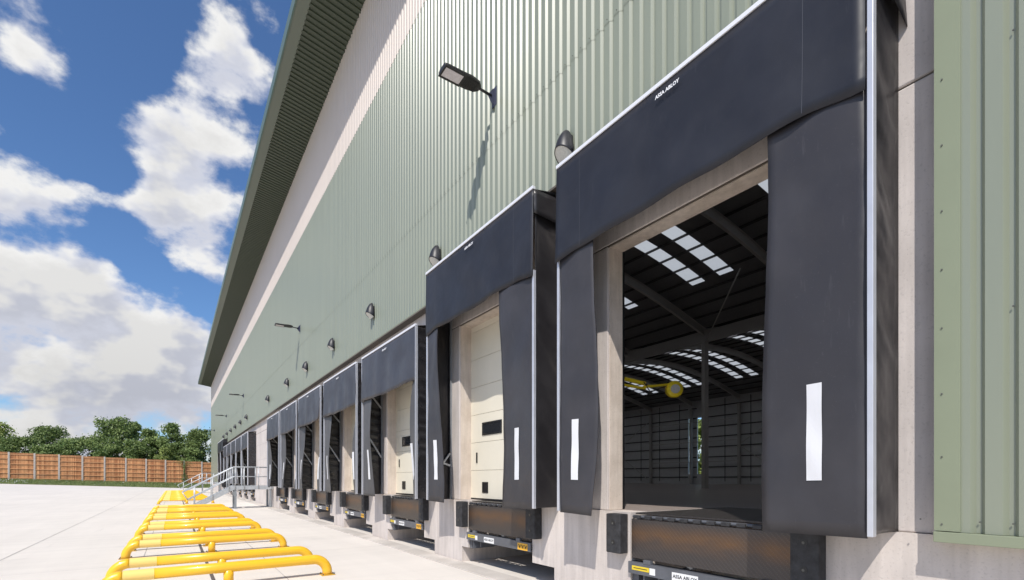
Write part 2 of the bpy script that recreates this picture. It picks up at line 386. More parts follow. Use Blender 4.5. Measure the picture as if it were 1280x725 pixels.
def rooflight_mat():
    m = bpy.data.materials.new('rooflight_sheet'); m.use_nodes = True
    N = m.node_tree.nodes; L = m.node_tree.links
    t = N.new('ShaderNodeBsdfTranslucent'); t.inputs[0].default_value = (.44,.45,.44,1)
    d = N.new('ShaderNodeBsdfDiffuse'); d.inputs[0].default_value = (.5,.5,.48,1)
    mx = N.new('ShaderNodeMixShader'); mx.inputs[0].default_value = .2
    L.new(t.outputs[0], mx.inputs[1]); L.new(d.outputs[0], mx.inputs[2]); L.new(mx.outputs[0], N['Material Output'].inputs[0])
    return m
M['rooflight'] = rooflight_mat()

# ------------------------------------------------------------------ terrain
def ss(t): t = min(1,max(0,t)); return t*t*(3-2*t)
def fence_y(x): return 99.67+(x+19.69)*.1477
def fence_z(x): return .57+(4.08-max(-45,min(x,12)))*.0349
def yard_h(x,y): return .042*max(0,1-max(x,-45))*ss((y-25)/72)
def terr(x,y):
    t = ss((y-(fence_y(x)-3.2))/2.6)
    return yard_h(x,y)*(1-t)+fence_z(x)*t
def axis(vals):
    out = []
    for a,b_,n in vals: out += [a+(b_-a)*i/n for i in range(n)]
    out.append(vals[-1][1]); return out
xs = axis([(-900,-70,6),(-70,20,60),(20,900,8)]); ys = axis([(-80,90,20),(90,112,44),(112,1500,8)])
b = nb(); g = [[b.verts.new((x,y,terr(x,y)-(.06 if y < fence_y(x)-3.3 else .0))) for y in ys] for x in xs]
for i in range(len(xs)-1):
    for j in range(len(ys)-1): b.faces.new((g[i][j],g[i+1][j],g[i+1][j+1],g[i][j+1]))
tag(obj('ground', b, M['field'], smooth=True), kind='structure')
# concrete yard: a sheet above the ground, running in under the dock slots
xs = axis([(-60,1,48),(1,6.55,3)]); nv = 70
b = nb()
g = [[b.verts.new((x, -25+(fence_y(x)-3.25+25)*j/nv, yard_h(x,-25+(fence_y(x)-3.25+25)*j/nv)+.004)) for j in range(nv+1)] for x in xs]
for i in range(len(xs)-1):
    for j in range(nv): b.faces.new((g[i][j],g[i+1][j],g[i+1][j+1],g[i][j+1]))
yard = tag(obj('concrete_yard', b, M['yard'], smooth=True), kind='structure')
# joints in the slab
b = nb()
def strip_y(b, x, w, y0=-20, y1=None, n=60, dz=.008):
    y1 = y1 or fence_y(x)-3.4
    for j in range(n):
        a = y0+(y1-y0)*j/n; c = y0+(y1-y0)*(j+1)/n
        quad(b,(x-w/2,a,yard_h(x,a)+dz),(x+w/2,a,yard_h(x,a)+dz),(x+w/2,c,yard_h(x,c)+dz),(x-w/2,c,yard_h(x,c)+dz))
def strip_x(b, y, w, x0, x1, dz=.009):
    n = 20
    for j in range(n):
        a = x0+(x1-x0)*j/n; c = x0+(x1-x0)*(j+1)/n
        quad(b,(a,y-w/2,yard_h(a,y)+dz),(c,y-w/2,yard_h(c,y)+dz),(c,y+w/2,yard_h(c,y)+dz),(a,y+w/2,yard_h(a,y)+dz))
for x,w in ((-2.74,.016),(-.50,.012),(1.46,.012),(-8.7,.014),(-14.7,.014),(-20.7,.014)): strip_y(b, x, w)
for k in range(0,22): strip_x(b, 5.0+PITCH*k*1.5+.3, .010, -40, 4.1)
tag(obj('slab_joint', b, M['joint_pale']), kind='structure')
b = nb(); strip_y(b, .50, .05, 4, 62, dz=.012)
tag(obj('drain_channel', b, M['drain']), kind='structure')
b = nb(); box(b, 4.06, 4.44, -20, 81, 0.0, .022)
tag(obj('kerb', b, M['kerb'], bevel=.006), kind='structure')

# ------------------------------------------------------------------ docks layout
C1 = 3.055
docks = [C1+PITCH*i for i in range(7)] + [38.09+PITCH*i for i in range(7)]
tall = {0,1,12,13}
XF, XW = 4.0, 4.5
FL = 1.17                        # dock floor level
# ------------------------------------------------------------------ warehouse
WH = thing('warehouse', (4.5,30,0), 'long green and off-white clad warehouse with overhanging eave and row of dock doors', 'warehouse')
WH.location = (0,0,0)
Y0B, Y1B = -14.0, 81.05
def wpart(name, b, m, **k): return obj(name, b, m, WH, **k)
def wparts(name, boxes, m, **k):
    for q in boxes:
        b = nb(); box(b, *q); obj(name, b, m, WH, **k)
def profile_clad(y0, y1, z0, z1, xo=4.33, pitch=.155, dep=.032):
    b = nb(); pts = []
    n0 = math.floor(y0/pitch)
    y = n0*pitch
    while y < y1+pitch:
        for f, d in ((0,0),(.53,0),(.66,dep),(.84,dep)):      # far side of crown, valley, wide slope towards the sun
            yy = y+f*pitch
            pts.append((yy, xo+d))
        y += pitch
    pts = [p for p in pts if y0 <= p[0] <= y1]
    pts = [(y0, xo)]+pts+[(y1, xo)]
    lo = [b.verts.new((x,yy,z0)) for yy,x in pts]; hi = [b.verts.new((x,yy,z1)) for yy,x in pts]
    for i in range(len(pts)-1): b.faces.new((lo[i+1],lo[i],hi[i],hi[i+1]))
    return b
Z_LAP = 7.17; Z_WG = 10.06+EYE; Z_SOF = 13.19+EYE
zc_hi = 4.05+EYE; zc_lo = 3.62+EYE; zc_bot = -.36+EYE
segs = [(Y0B,1.115,zc_bot),(1.115,8.86,zc_hi),(8.86,55.4,zc_lo),(55.4,64.2,zc_hi),(64.2,Y1B,zc_bot)]
def merged(parts):
    b = nb()
    for q in parts:
        me = bpy.data.meshes.new('t'); q.to_mesh(me); q.free(); b.from_mesh(me); bpy.data.meshes.remove(me)
    return b
wpart('lower_cladding', merged([profile_clad(a+.002,c-.002,z,Z_LAP, xo=4.334) for a,c,z in segs]), M['clad'])
wpart('upper_cladding', profile_clad(Y0B,Y1B,Z_LAP-.06,Z_WG, xo=4.330), M['clad'])
wpart('offwhite_cladding', profile_clad(Y0B,Y1B,Z_WG-.03,Z_SOF+.1, xo=4.326), M['white_clad'])
# cladding backing, corner and bottom flashings
wparts('wall_backing', [(4.375, 4.49, a+.003, c-.003, z+.002, Z_LAP+.5) for a,c,z in segs]+[(4.375, 4.49, Y0B, Y1B-.01, Z_LAP+.502, Z_SOF)], M['drip'])
wparts('drip_flashing', [(4.318, 4.48, a+.004, c-.004, z-.035, z-.006) for a,c,z in segs[1:4]], M['drip'])
wparts('drip_lip', [(4.318, 4.33, a+.004, c-.004, z-.006, z+.018) for a,c,z in (segs[2],)], M['flash'])
wparts('base_flashing', [(4.305, 4.485, Y0B, 1.114, zc_bot-.075, zc_bot-.002),(4.305, 4.485, 64.2, Y1B, zc_bot-.075, zc_bot-.002)], M['flash'], bevel=.004)
wparts('corner_flashing', [(4.318, 4.498, .975, 1.112, zc_bot+.004, 9.0),(4.318, 4.498, 64.21, 64.35, zc_bot+.004, zc_hi),(4.318, 4.6, Y1B-.12, Y1B+.02, zc_bot, Z_SOF)], M['flash'])
# screws
b = nb()
def screw(y, z, x=4.33):
    tube(b, [(x-.006,y,z),(x+.001,y,z)], .0055, 6)
k = 0
y = math.ceil(1.2/.155)*.155
while y < 60:
    screw(y+.035, Z_LAP-.02+(.006 if k%2 else 0)); k += 1; y += .155
for kk in range(-30, 8):
    screw(kk*.155+.11, zc_bot+.075, 4.352); 
    if kk%2==0: screw(kk*.155+.11, 2.62+.04*(kk%3), 4.352); screw(kk*.155+.11, 4.4, 4.352)
for z in (zc_bot+.05, 1.72, 2.15, 2.60, 3.0, 3.4, 3.85, 4.3): screw(1.07, z, 4.318)
for yy in (2.6,5.1,8.9,14.2,19): 
    for z in (6.3, 8.6, 10.1): screw(round(yy/.155)*.155+.035, z)
tag(wpart('screws', b, M['screw']), kind='stuff')
# eave: ribbed soffit rising to the edge, gutter band, fascia
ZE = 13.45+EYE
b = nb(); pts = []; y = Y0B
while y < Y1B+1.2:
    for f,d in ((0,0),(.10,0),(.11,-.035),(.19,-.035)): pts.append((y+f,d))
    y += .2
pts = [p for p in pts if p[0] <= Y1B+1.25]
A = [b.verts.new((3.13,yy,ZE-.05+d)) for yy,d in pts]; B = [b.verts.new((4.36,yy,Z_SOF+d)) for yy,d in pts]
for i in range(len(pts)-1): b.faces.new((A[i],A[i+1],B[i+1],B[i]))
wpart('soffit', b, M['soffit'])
b = nb(); poly_prism(b, [(3.15,ZE-.085),(2.84,ZE-.03),(2.84,ZE-.0),(3.15,ZE-.05)], Y0B, Y1B+1.27)
wpart('gutter_band', b, M['gutter'])
b = nb(); poly_prism(b, [(2.79,ZE-.045),(2.838,ZE-.045),(2.86,ZE+.42),(2.81,ZE+.42)], Y0B, Y1B+1.27)
wpart('fascia', b, M['eave'])
b = nb(); poly_prism(b, [(2.862,ZE+.01),(4.7,Z_SOF+.02),(4.7,ZE+.4),(2.862,ZE+.4)], Y1B+1.18, Y1B+1.262)
wpart('verge_trim', b, M['soffit'])
# concrete wall: lower blocks with pits and tail-lift slots, piers, lintel
D0 = -.06
def pit(c): return c-.98+D0, c+.98+D0
bs = []; prev = Y0B
for c in docks: bs.append((4.47, 6.5, prev, c-1.56, -.05, .30)); prev = c+1.17
bs.append((4.47, 6.5, prev, Y1B, -.05, .30)); wparts('wall_footing', bs, M['wall_low'])
bs = []; prev = Y0B
for c in docks:
    a, e = pit(c); bs.append((4.47, 6.5, prev, a, .30, FL)); prev = e
bs.append((4.47, 6.5, prev, Y1B, .30, FL)); wparts('dock_wall', bs, M['wall_low'])
wparts('pit_back_wall', [(6.502, 6.7, Y0B, Y1B, -.05, FL-.01)], M['wall_low'])
ZL = 2.94+EYE
bs = []; prev = Y0B
for c in docks: bs.append((4.5, 4.75, prev, c-1.32, FL+.002, ZL-.008)); prev = c+1.32
bs.append((4.5, 4.75, prev, Y1B, FL+.002, ZL-.008)); wparts('wall_pier', bs, M['wall'], bevel=.012)
b = nb(); box(b, 4.5, 4.75, Y0B, Y1B, ZL+.008, 6.4)
wpart('lintel_wall', b, M['wall'], bevel=.012)
wparts('wall_joint', [(4.515, 4.74, Y0B, Y1B, ZL-.008, ZL+.008)]+[(4.497, 4.499, yy-.006, yy+.006, FL, 5.1) for yy in (31.4,34.6)], M['drip'])
wparts('panel_joint', [(4.496, 4.499, 28.3, 36.2, 2.78, 2.79),(4.496, 4.499, 28.3, 36.2, 3.72, 3.73)], M['joint_pale'])
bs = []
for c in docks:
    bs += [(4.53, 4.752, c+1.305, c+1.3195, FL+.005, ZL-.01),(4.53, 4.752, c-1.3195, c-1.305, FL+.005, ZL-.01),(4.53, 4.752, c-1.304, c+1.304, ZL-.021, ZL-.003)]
wparts('warm_bounce_lining', bs, M['warm_bounce'])  # thin sheets added in the reveals, bounce light painted into their colour
# floor
b = nb(); poly_prism(b, [(6.5,FL-.8),(6.5,FL),(9,FL),(32,FL-.36),(69,FL-.42),(69,FL-.8)], Y0B, Y1B)
for i in range(len(docks)+1):
    a = Y0B if i == 0 else pit(docks[i-1])[1]
    e = Y1B if i == len(docks) else pit(docks[i])[0]
    box(b, 4.76, 6.499, a, e, FL, FL+.004)
wpart('warehouse_floor', b, M['intfloor'])
b = nb(); box(b, 4.47, 4.76, docks[0]-1.30, docks[0]+1.30, FL+.001, FL+.006)
# structural frame
ZI = 12.1+EYE
XM = 35.2
def arch(x):
    a, e = (4.8, XM) if x <= XM else (XM, 68.)
    return ZI+2.7*math.sin(math.pi*(x-a)/(e-a))
b.free()
portals = [-.5-8+8*i for i in range(12)]
for yy in portals:
    b = nb()
    for a,e in ((4.9,XM),(XM,67.8)):
        n = 16
        P = [(a+(e-a)*i/n) for i in range(n+1)]
        for i in range(n):
            z0, z1 = arch(P[i]), arch(P[i+1])
            for (dy, lo, hi) in ((.10,-.62,-.60),(.10,-.02,0),(.008,-.60,-.02)):
                poly_prism(b, [(P[i],z0+lo),(P[i+1],z1+lo),(P[i+1],z1+hi),(P[i],z0+hi)], yy-dy, yy+dy)
    wpart('rafter', b, M['steel_int'])
b = nb(); box(b, XM-.15, XM+.15, Y0B+.1, Y1B-.1, ZI-1.1, ZI-.2); wpart('valley_beam', b, M['steel_int'])
for yy in portals:
    for X_ in (XM, 67.5):
        b = nb()
        box(b, X_-.24, X_+.24, yy-.17, yy-.14, FL-.4, ZI-1.1); box(b, X_-.24, X_+.24, yy+.13, yy+.15, FL-.4, ZI-1.1); box(b, X_-.23, X_-.19, yy-.13, yy+.13, FL-.4, ZI-1.1)
        if X_ == XM and int(yy) % 16 == 7 or X_ != XM: wpart('steel_column', b, M['steel_int'])
        else: b.free()
# purlins and roof sheeting with rooflights
b = nb()
px_ = []
for a,e in ((4.9,XM),(XM,67.8)):
    n = 21
    for i in range(1,n): px_.append(a+(e-a)*i/n)
b.free()
wparts('purlin', [(x-.025, x+.025, Y0B+.1, Y1B-.1, arch(x)+.04, arch(x)+.19) for x in px_], M['girt'])
lights = []
for yy in portals: lights += [(yy+2.5,yy+3.5),(yy+4.6,yy+5.6)]
lights = [l for l in lights if l[0] > Y0B+1 and l[1] < Y1B-1]
b = nb(); bl = nb()
cuts = sorted([v for l in lights for v in l]); cuts = [Y0B]+cuts+[Y1B]
strips = {}
for a,e in ((4.76,XM),(XM,68.2)):
    n = 24
    P = [a+(e-a)*i/n for i in range(n+1)]
    for i in range(n):
        mid = ((P[i]+P[i+1])/2-a)/(e-a)
        z0, z1 = arch(min(max(P[i],4.8),68))+.21, arch(min(max(P[i+1],4.8),68))+.21
        for j in range(len(cuts)-1):
            isl = j % 2 == 1 and .16 < mid < .84
            quad(strips.setdefault((a,j), nb()) if isl else b, (P[i],cuts[j],z0),(P[i+1],cuts[j],z1),(P[i+1],cuts[j+1],z1),(P[i],cuts[j+1],z0))
quad(b,(2.83,Y0B,ZE+.40),(4.76,Y0B,ZE+.5),(4.76,Y1B,ZE+.5),(2.83,Y1B,ZE+.40))
wpart('roof', b, M['roofsheet']); 
bl.free()
for q in strips.values(): wpart('rooflight', q, M['rooflight'])
b = nb()
box(b, 4.78, 4.95, Y0B+.1, Y1B-.1, 6.42, ZI+.6)
wpart('inner_lining', b, M['liner'])
# rear and end walls, slit windows left open as in the photo
slits = [(45.95,46.75),(47.75,48.35)]
b = nb()
box(b, 68.0, 68.2, Y0B, slits[0][0], 0, ZI+.6); box(b, 68.0, 68.2, slits[0][1], slits[1][0], 0, ZI+.6); box(b, 68.0, 68.2, slits[1][1], Y1B, 0, ZI+.6)
for a,e in slits: box(b, 68.0, 68.2, a, e, 0, 2.3); box(b, 68.0, 68.2, a, e, 11.2, ZI+.6)
wpart('rear_wall', b, M['liner'])
b = nb()
for yw in ((Y0B,Y0B+.2),(Y1B-.2,Y1B-.002)):
    box(b, 4.76, 68.19, yw[0], yw[1], 0, ZI-.2)
    for a,e in ((4.76,XM),(XM,68.19)):
        n = 12
        for i in range(n):
            p, q = a+(e-a)*i/n, a+(e-a)*(i+1)/n
            poly_prism(b, [(p,ZI-.199),(q,ZI-.199),(q,arch(min(q,68))+.2),(p,arch(max(4.8,p))+.2)], yw[0], yw[1])
wpart('end_wall', b, M['liner'])
bs = []
for i in range(8):
    z = FL+.6+i*1.55
    for a,e in ((Y0B+.3,45.9),(46.8,47.7),(48.4,Y1B-.3)): bs.append((67.86, 67.99, a, e, z, z+.14))
    bs.append((5, 67.8, Y1B-.34, Y1B-.21, z, z+.14))
for yy in [2+4*i for i in range(20)]:
    if abs(yy-46.5) > 1.4: bs.append((67.93, 67.995, yy-.04, yy+.04, FL, ZI))
wparts('wall_girt', bs, M['girt'])
b = nb()
for y0_,y1_ in ((31.5,39.5),(55.5,63.5)):
    bar(b,(67.3,y0_,FL),(67.3,y1_,6.5),.09); bar(b,(67.3,y1_,6.5),(67.3,y0_,11.5),.09)
    wpart('cross_brace', b, M['steel_int']); b = nb()
bar(b,(XM,23.5,ZI-1.2),(XM-6,17,ZI+1.1),.07)
wpart('cross_brace', b, M['steel_int'])
b = nb()
for i in range(3):
    bar(b,(67.2,39.5,4.2+i*3.1),(67.2,55.5,4.2+i*3.1),.12)
wpart('wall_rail', b, M['steel_int'])

# sectional doors (all bays but the open one)
def sectional_door(c):
    b = nb()
    zs = [FL+.03+.53*i for i in range(7)]
    for i in range(6):
        box(b, 4.752, 4.79, c-1.34, c+1.34, zs[i]+.003, zs[i+1]-.003)
    box(b, 4.752, 4.79, c-1.34, c+1.34, zs[6]+.003, ZL+.1)
    d = obj('sectional_door', b, M['door'], WH, bevel=.003)
    b = nb(); box(b, 4.765, 4.785, c-1.33, c+1.33, FL+.04, ZL); obj('seam', b, M['seam'], d)
    for s in (1,-1):
        yc = c+s*.55
        b = nb(); zc = FL+1.33
        for (a0,a1,b0,b1) in ((-.33,.33,.085,.12),(-.33,.33,-.12,-.085),(-.33,-.295,-.085,.085),(.295,.33,-.085,.085)):
            box(b, 4.738, 4.751, yc+a0, yc+a1, zc+b0, zc+b1)
        w = obj('window', b, M['black'], d, bevel=.003)
        b = nb(); box(b, 4.744, 4.7505, yc-.295, yc+.295, zc-.085, zc+.085); obj('window_pane', b, M['glassdark'], d)
    b = nb(); box(b, 4.736, 4.7515, c+1.06, c+1.10, FL+.70, FL+.90); obj('handle', b, M['black'], d, bevel=.004)
    b = nb()
    for q in ((.68,.88,.14,.17),(.68,.88,.31,.34),(.68,.71,.17,.31),(.85,.88,.17,.31)): box(b, 4.74, 4.7515, c+q[0], c+q[1], FL+q[2], FL+q[3])
    box(b, 4.747, 4.7512, c+.71, c+.85, FL+.17, FL+.31)
    obj('lift_grip', b, M['black'], d)
    b = nb(); box(b, 4.748, 4.78, c-1.32, c+1.32, FL+.004, FL+.032); obj('bottom_seal', b, M['black'], d)
for i, c in enumerate(docks):
    if i: sectional_door(c)
# track of the open door
wparts('door_track', [(4.78, 4.84, docks[0]+s_*1.37-.02, docks[0]+s_*1.37+.02, FL+.005, ZL+.3) for s_ in (1,-1)], M['black'])
# staff doors next to the two platforms
for yd in (29.45,65.2):
    b = nb(); box(b, 4.485, 4.499, yd, yd+.95, FL+.02, FL+2.1)
    d = wpart('staff_door', b, M['steelgrey'], bevel=.004)
    b = nb(); box(b, 4.44, 4.484, yd+.84, yd+.87, FL+1.0, FL+1.12); obj('handle', b, M['alu'], d)

# ------------------------------------------------------------------ dock shelters
NTH = ['nearest','second','third','fourth','fifth','sixth','seventh']
def place_phrase(i, what):
    """position of bay i (0..13) in words"""
    if i < 7: return ('%s nearest the camera' % what) if i == 0 else ('%s, %s from the camera in the near row' % (what, NTH[i]))
    j = i-7
    return ('%s, first beyond the white steps' % what) if j == 0 else ('%s, %s beyond the white steps' % (what, NTH[j]))
def fn_noise(p, s=1): return noise.noise(Vector(p)*s)
def make_shelter(i, c):
    T = i in tall; first = i == 0
    ya, yb = c-1.70, c+1.70                 # near and far edge
    zt = (3.93 if T else 3.09)+EYE; zb = -.40+EYE
    hb = (2.775 if T else 1.985)+EYE-(.0)
    if i >= 7 and not T: hb = 2.05+EYE
    if T: lab = place_phrase(i, 'tall black dock shelter around the open bay' if first else 'tall black dock shelter around a cream door')
    else: lab = place_phrase(i, 'dark grey dock shelter with a white-edged header' if i < 7 else 'small distant dark dock shelter')
    t = thing('dock_shelter', (XF,c,0), lab, 'dock shelter', 'dock shelters along the loading wall')
    O = Vector((XF,c,0)); sd = i*13.7
    fab = M['fabric'] if T else M['header2']; flp = M['flap'] if T else M['flap2']
    def part(name, b, m, parent=t, **k):
        for v in b.verts: v.co -= O
        return obj(name, b, m, parent, **k)
    hy0 = ya+.045 if first else ya-.004
    # header curtain: soft sheet with gentle billow
    def H(u, v):
        y = hy0+(yb+.004-hy0)*u
        sag = -.035*ss(1-abs(u-.5)*2) if not T else .012*math.sin(u*6+i)
        z0 = hb+sag+(.012*fn_noise((y*2.2,sd,0)))
        if T: z0 += -.05*ss((abs(u-.5)-.38)/.12)
        z = z0+(zt-.012-z0)*v
        amp = (1-v)*(.020 if T else .035)
        x = XF-.014-amp*(.6+fn_noise((y*1.8,v*1.5,sd)))-(1-v)*.012*math.sin(y*7+i*2)
        return (x,y,z)
    h = part('header_curtain', grid(nb(), H, 40, 12), fab, smooth=True, solid=.006)
    if T:
        for yy in (yb-.42, ya+.46):
            def SM(u, v, yy=yy):
                p = Vector(H((yy-hy0)/(yb+.004-hy0), .02+.96*v)); return (p.x-.0045, yy+(u-.5)*.005, p.z)
            part('header_seam', grid(nb(), SM, 1, 12), M['seamfab'], parent=h)
    if i < 8:
        text_part('lettering', 'ASSA ABLOY', .050, M['ink_white'], h, (-.040 if not T else -.034, 0, (3.80 if T else 2.96)+EYE), bold=.0016, squash=.98)
        h.children[-1].location.x = -.048
    # side flaps with white stripe
    if T: wl, wr = ((.63,.54), (.73,.76)) if first else ((.45,.52), (.80,.80))
    else: wl, wr = (.60,.62), (.16,.34)
    def flapfn(s):
        def F(u, v):
            z1 = hb+.07
            z = zb-.02+(z1-zb+.02)*v
            if T and v > .999: z = z1-.02
            w = (wl if s > 0 else wr); w = w[1]+(w[0]-w[1])*v
            w += .035*math.sin(v*5.0+i*1.7)*(1 if T else .6)
            y = (yb-.03-w*u) if s > 0 else (ya+.04+w*u)
            x = XF+.012+u*(.02+.045*math.sin(v*4+i))*(1 if T else 1.5)+(.018*fn_noise((y*2.6,z*1.5,sd+5))+.008*fn_noise((y*7,z*4,sd)))*(1 if T else .6)
            z -= .018*u*(1-v)
            return (x,y,z)
        return F
    for s in (1,-1):
        F = flapfn(s)
        b = grid(nb(), F, 10, 30)
        f = part('side_curtain', b, flp, smooth=True, solid=.006)
        w = (wl if s > 0 else wr)
        b = nb()
        frac = .42/ .74 if s < 0 and T else .45
        du = .056/w[1]; yst = (yb-(.29 if T else .41)) if s > 0 else (ya+((.40 if first else .45) if T else .24))
        frac = abs(yst-(yb-.03 if s > 0 else ya+.04))/((w[0]+w[1])/2)
        def S(u, v, F=F, frac=frac, du=du):
            zz = EYE-.005+.74*v
            vv = (zz-zb+.02)/(hb+.07-zb+.02)
            p = Vector(F(frac+(u-.5)*2*du, vv)); p.x -= .010
            p.y = yst+(u-.5)*.112*(-1 if s > 0 else 1)
            return p
        st = part('reflective_stripe', grid(b, S, 3, 14), M['stripe'], parent=f)
    # wrinkled side panels
    for s in (1,-1):
        y = yb if s > 0 else ya
        def P(u, v):
            x = XF+.03+(XW-.04-XF)*u; z = zb+(zt-.03-zb)*v
            edge = min(1, 8*u*(1-u))
            wv = fn_noise((x*1.2, z*(3.2 if not T else 2.0)+x*(3 if T else 1.4), sd+s*3))
            pleat = ((.026 if not T else .014)*math.sin(z*(31 if not T else 11)+x*(6 if not T else 12)+3*wv)*(.45+.8*fn_noise((z*1.3,sd,x*.6)))+.012*fn_noise((x*6,z*9+x*6,sd)))*min(1,14*u*(1-u))
            return (x, y-s*.012-s*(.03*wv*edge)-s*.02*edge+pleat*.6, z)
        part('side_panel', grid(nb(), P, 10, 150), M['wrinkle'] if T else M['pleated'], smooth=True, solid=.004)
        # aluminium corner profile
        b = nb()
        ztop = zt if (first and s < 0) or not T else hb+.05
        x0 = XF-.028 if (first and s < 0) or not T else XF-.012
        pw = .034 if T else .013
        box(b, x0, XF+.03, y-.004 if s < 0 else y-pw, y+pw if s < 0 else y+.004, zb-.005, ztop)
        part('corner_profile', b, M['alu'], bevel=.004)
        # rear post and scissor arms inside
        b = nb(); box(b, XW-.035, XW-.003, y-.085 if s > 0 else y+.045, y-.045 if s > 0 else y+.085, zb, zt-.06)
        part('rear_post', b, M['galvpost'])
        b = nb(); yi = y-s*.085
        if T:
            bar(b,(XF+.05,yi,zb+.78),(XW-.05,yi,zb+.66),.035,.035); bar(b,(XW-.05,yi,zb+.9),(XW-.25,yi,zb+.64),.03,.03)
        else:
            bar(b,(XF+.04,yi,zb+1.62),(XW-.03,yi,zb+.95),.035,.035); bar(b,(XF+.04,yi,zt-.75),(XW-.03,yi,zt-1.25),.035,.035)
        part('brace_arm', b, M['galv'])
    b = nb(); box(b, XF-.03, XF+.02, ya-.004, yb+.004, zt-.016, zt+.026); part('top_profile', b, M['alu_top'], bevel=.003)
    def TP(u, v): 
        x = XF+.02+(XW-.03-XF)*u; y = ya+.01+(yb-ya-.02)*v
        return (x, y, zt-.005+.09*u-.03*math.sin(v*9)*math.sin(u*3.1))
    part('top_cover', grid(nb(), TP, 4, 14), M['wrinkle'], smooth=True, solid=.004)
    if T:
        for s in (1,-1):
            y = yb if s > 0 else ya
            def W(u, v):
                x = XF-.01+(XW+.005-XF)*u; z1 = zt-.02; z0 = zt-.34-(.22*u if (first and s<0) else .06*u)
                return (x, y+s*(.012+.03*u*(1-v)), z0+(z1-z0)*v)
            if not first or s < 0:
                part('header_wing', grid(nb(), W, 8, 5), M['fabric'] if s > 0 else M['wrinkle'], smooth=True, solid=.004)
    return t
for i, c in enumerate(docks): make_shelter(i, c)

# ------------------------------------------------------------------ dock levellers, bumpers
def make_leveller(i, c):
    a, e = pit(c)
    t = thing('dock_leveller', (4.5,(a+e)/2,0), place_phrase(i, 'steel dock leveller with rust-streaked lip'), 'dock leveller', 'dock levellers under the bays')
    O = Vector((4.5,(a+e)/2,0))
    def part(name, b, m, parent=t, **k):
        for v in b.verts: v.co -= O
        return obj(name, b, m, parent, **k)
    b = nb(); box(b, 4.54, 6.48, a+.02, e-.02, FL-.02, FL-.004); part('platform', b, M['checker'])
    b = nb(); box(b, 4.455, 4.475, a+.03, e-.03, FL-.53, FL-.075)
    part('lip', b, M['checker'], bevel=.003)
    b = nb(); tube(b, [(4.50,a+.02,FL-.045),(4.50,e-.02,FL-.045)], .018, 8)
    part('hinge', b, M['steelgrey'])
    b = nb()
    b.free()
    for k in range(12 if i < 3 else 0):
        y = a+.10+k*(e-a-.2)/11; b = nb()
        box(b, 4.455, 4.53, y-.045, y+.045, FL-.068, FL-.03)
        part('hinge_knuckle', b, M['rubber'], bevel=.006)
    # front channel beam
    b = nb(); box(b, 4.43, 4.45, a+.0, e-.0, FL-.71, FL-.575); box(b, 4.45, 4.55, a, e, FL-.59, FL-.575); box(b, 4.45, 4.55, a, e, FL-.71, FL-.695)
    for yy in (a+.32, e-.28): box(b, 4.425, 4.47, yy-.05, yy+.05, FL-.575, FL-.53)
    part('front_beam', b, M['steelgrey'])
    b = nb(); box(b, 4.50, 4.60, e-.10, e-.01, FL-.88, FL-.71); box(b, 4.46, 4.9, e-.22, e-.20, FL-.86, FL-.71); box(b, 4.5, 4.9, e-.40, e-.38, FL-.82, FL-.71)
    tube(b, [(4.6,e-.3,FL-.76),(5.6,(a+e)/2,FL-.35)], .03, 8)
    part('support_bracket', b, M['steelgrey'])
    def plate(name, y0, y1, z0, z1, m):
        b = nb(); box(b, 4.4265, 4.4296, y0, y1, z0, z1); return part(name, b, m)
    cz = FL-.643
    plate('sticker', e-.31, e-.06, cz-.022, cz+.028, M['yellow_label'])
    b = nb(); box(b, 4.4255, 4.4264, e-.285, e-.085, cz-.001, cz+.008); part('sticker_print', b, M['ink_black'])
    plate('sticker', e-.395, e-.318, cz-.045, cz+.03, M['white_label'])
    n_ = plate('name_plate', (a+e)/2+.04, (a+e)/2+.36, cz-.055, cz+.035, M['white_label'])
    if i < 5: text_part('lettering', 'ASSA ABLOY', .052, M['ink_black'], n_, (4.4258-O.x, .20, cz-.008), bold=.001)
    plate('sticker', a+.07, a+.33, cz-.06, cz+.045, M['orange_label'])
    b = nb()
    for q in (.11,.19,.27):
        bar(b,(4.4258,a+q,cz-.03),(4.4258,a+q+.03,cz+.025),.006,.012); bar(b,(4.4258,a+q,cz-.03),(4.4258,a+q-.02,cz+.02),.006,.012)
    part('sticker_print', b, M['ink_black'])
for i, c in enumerate(docks): make_leveller(i, c)
b = nb()
box(b, 4.33, 4.47, -.115, .115, -.49, -.02)
bm0 = b
def bumper_mesh():
    t = thing('dock_bumper', (4.40,0,0), 'x', 'bumper', 'rubber bumpers below the bays')
    b = nb(); box(b, -.07, .069, -.115, .115, FL-.49, FL-.02)
    obj('rubber_block', b, M['rubber'], t, bevel=.012)
    for z in (FL-.36, FL-.13):
        b = nb(); tube(b, [(-.0725,0,z),(-.069,0,z)], .030, 14)
        h = obj('bolt_hole', b, M['black'], t)
        b = nb(); tube(b, [(-.076,.004,z-.005),(-.0727,.004,z-.005)], .013, 6)
        obj('bolt', b, M['screw'], t)
    return t
bm0.free()
BUMP = None
for i, c in enumerate(docks):
    for s in (1,-1):
        y = c+D0+s*1.10 if i else c+s*1.08-.01
        side = 'far' if s > 0 else 'near'
        base = 'open bay' if i == 0 else 'bay'
        w_ = ['nearest','second','third','fourth','fifth','sixth','seventh'][i % 7]
        lab = ('%s rubber bumper of the %s bay from the camera, near row' if i < 7 else '%s rubber bumper of the %s bay beyond the white steps') % ('left' if s > 0 else 'right', w_ if w_ != 'nearest' else 'first')
        if BUMP is None: BUMP = bumper_mesh(); BUMP.location = (4.40,y,0); BUMP['label'] = lab
        else: dup(BUMP, (4.40,y,0), lab)

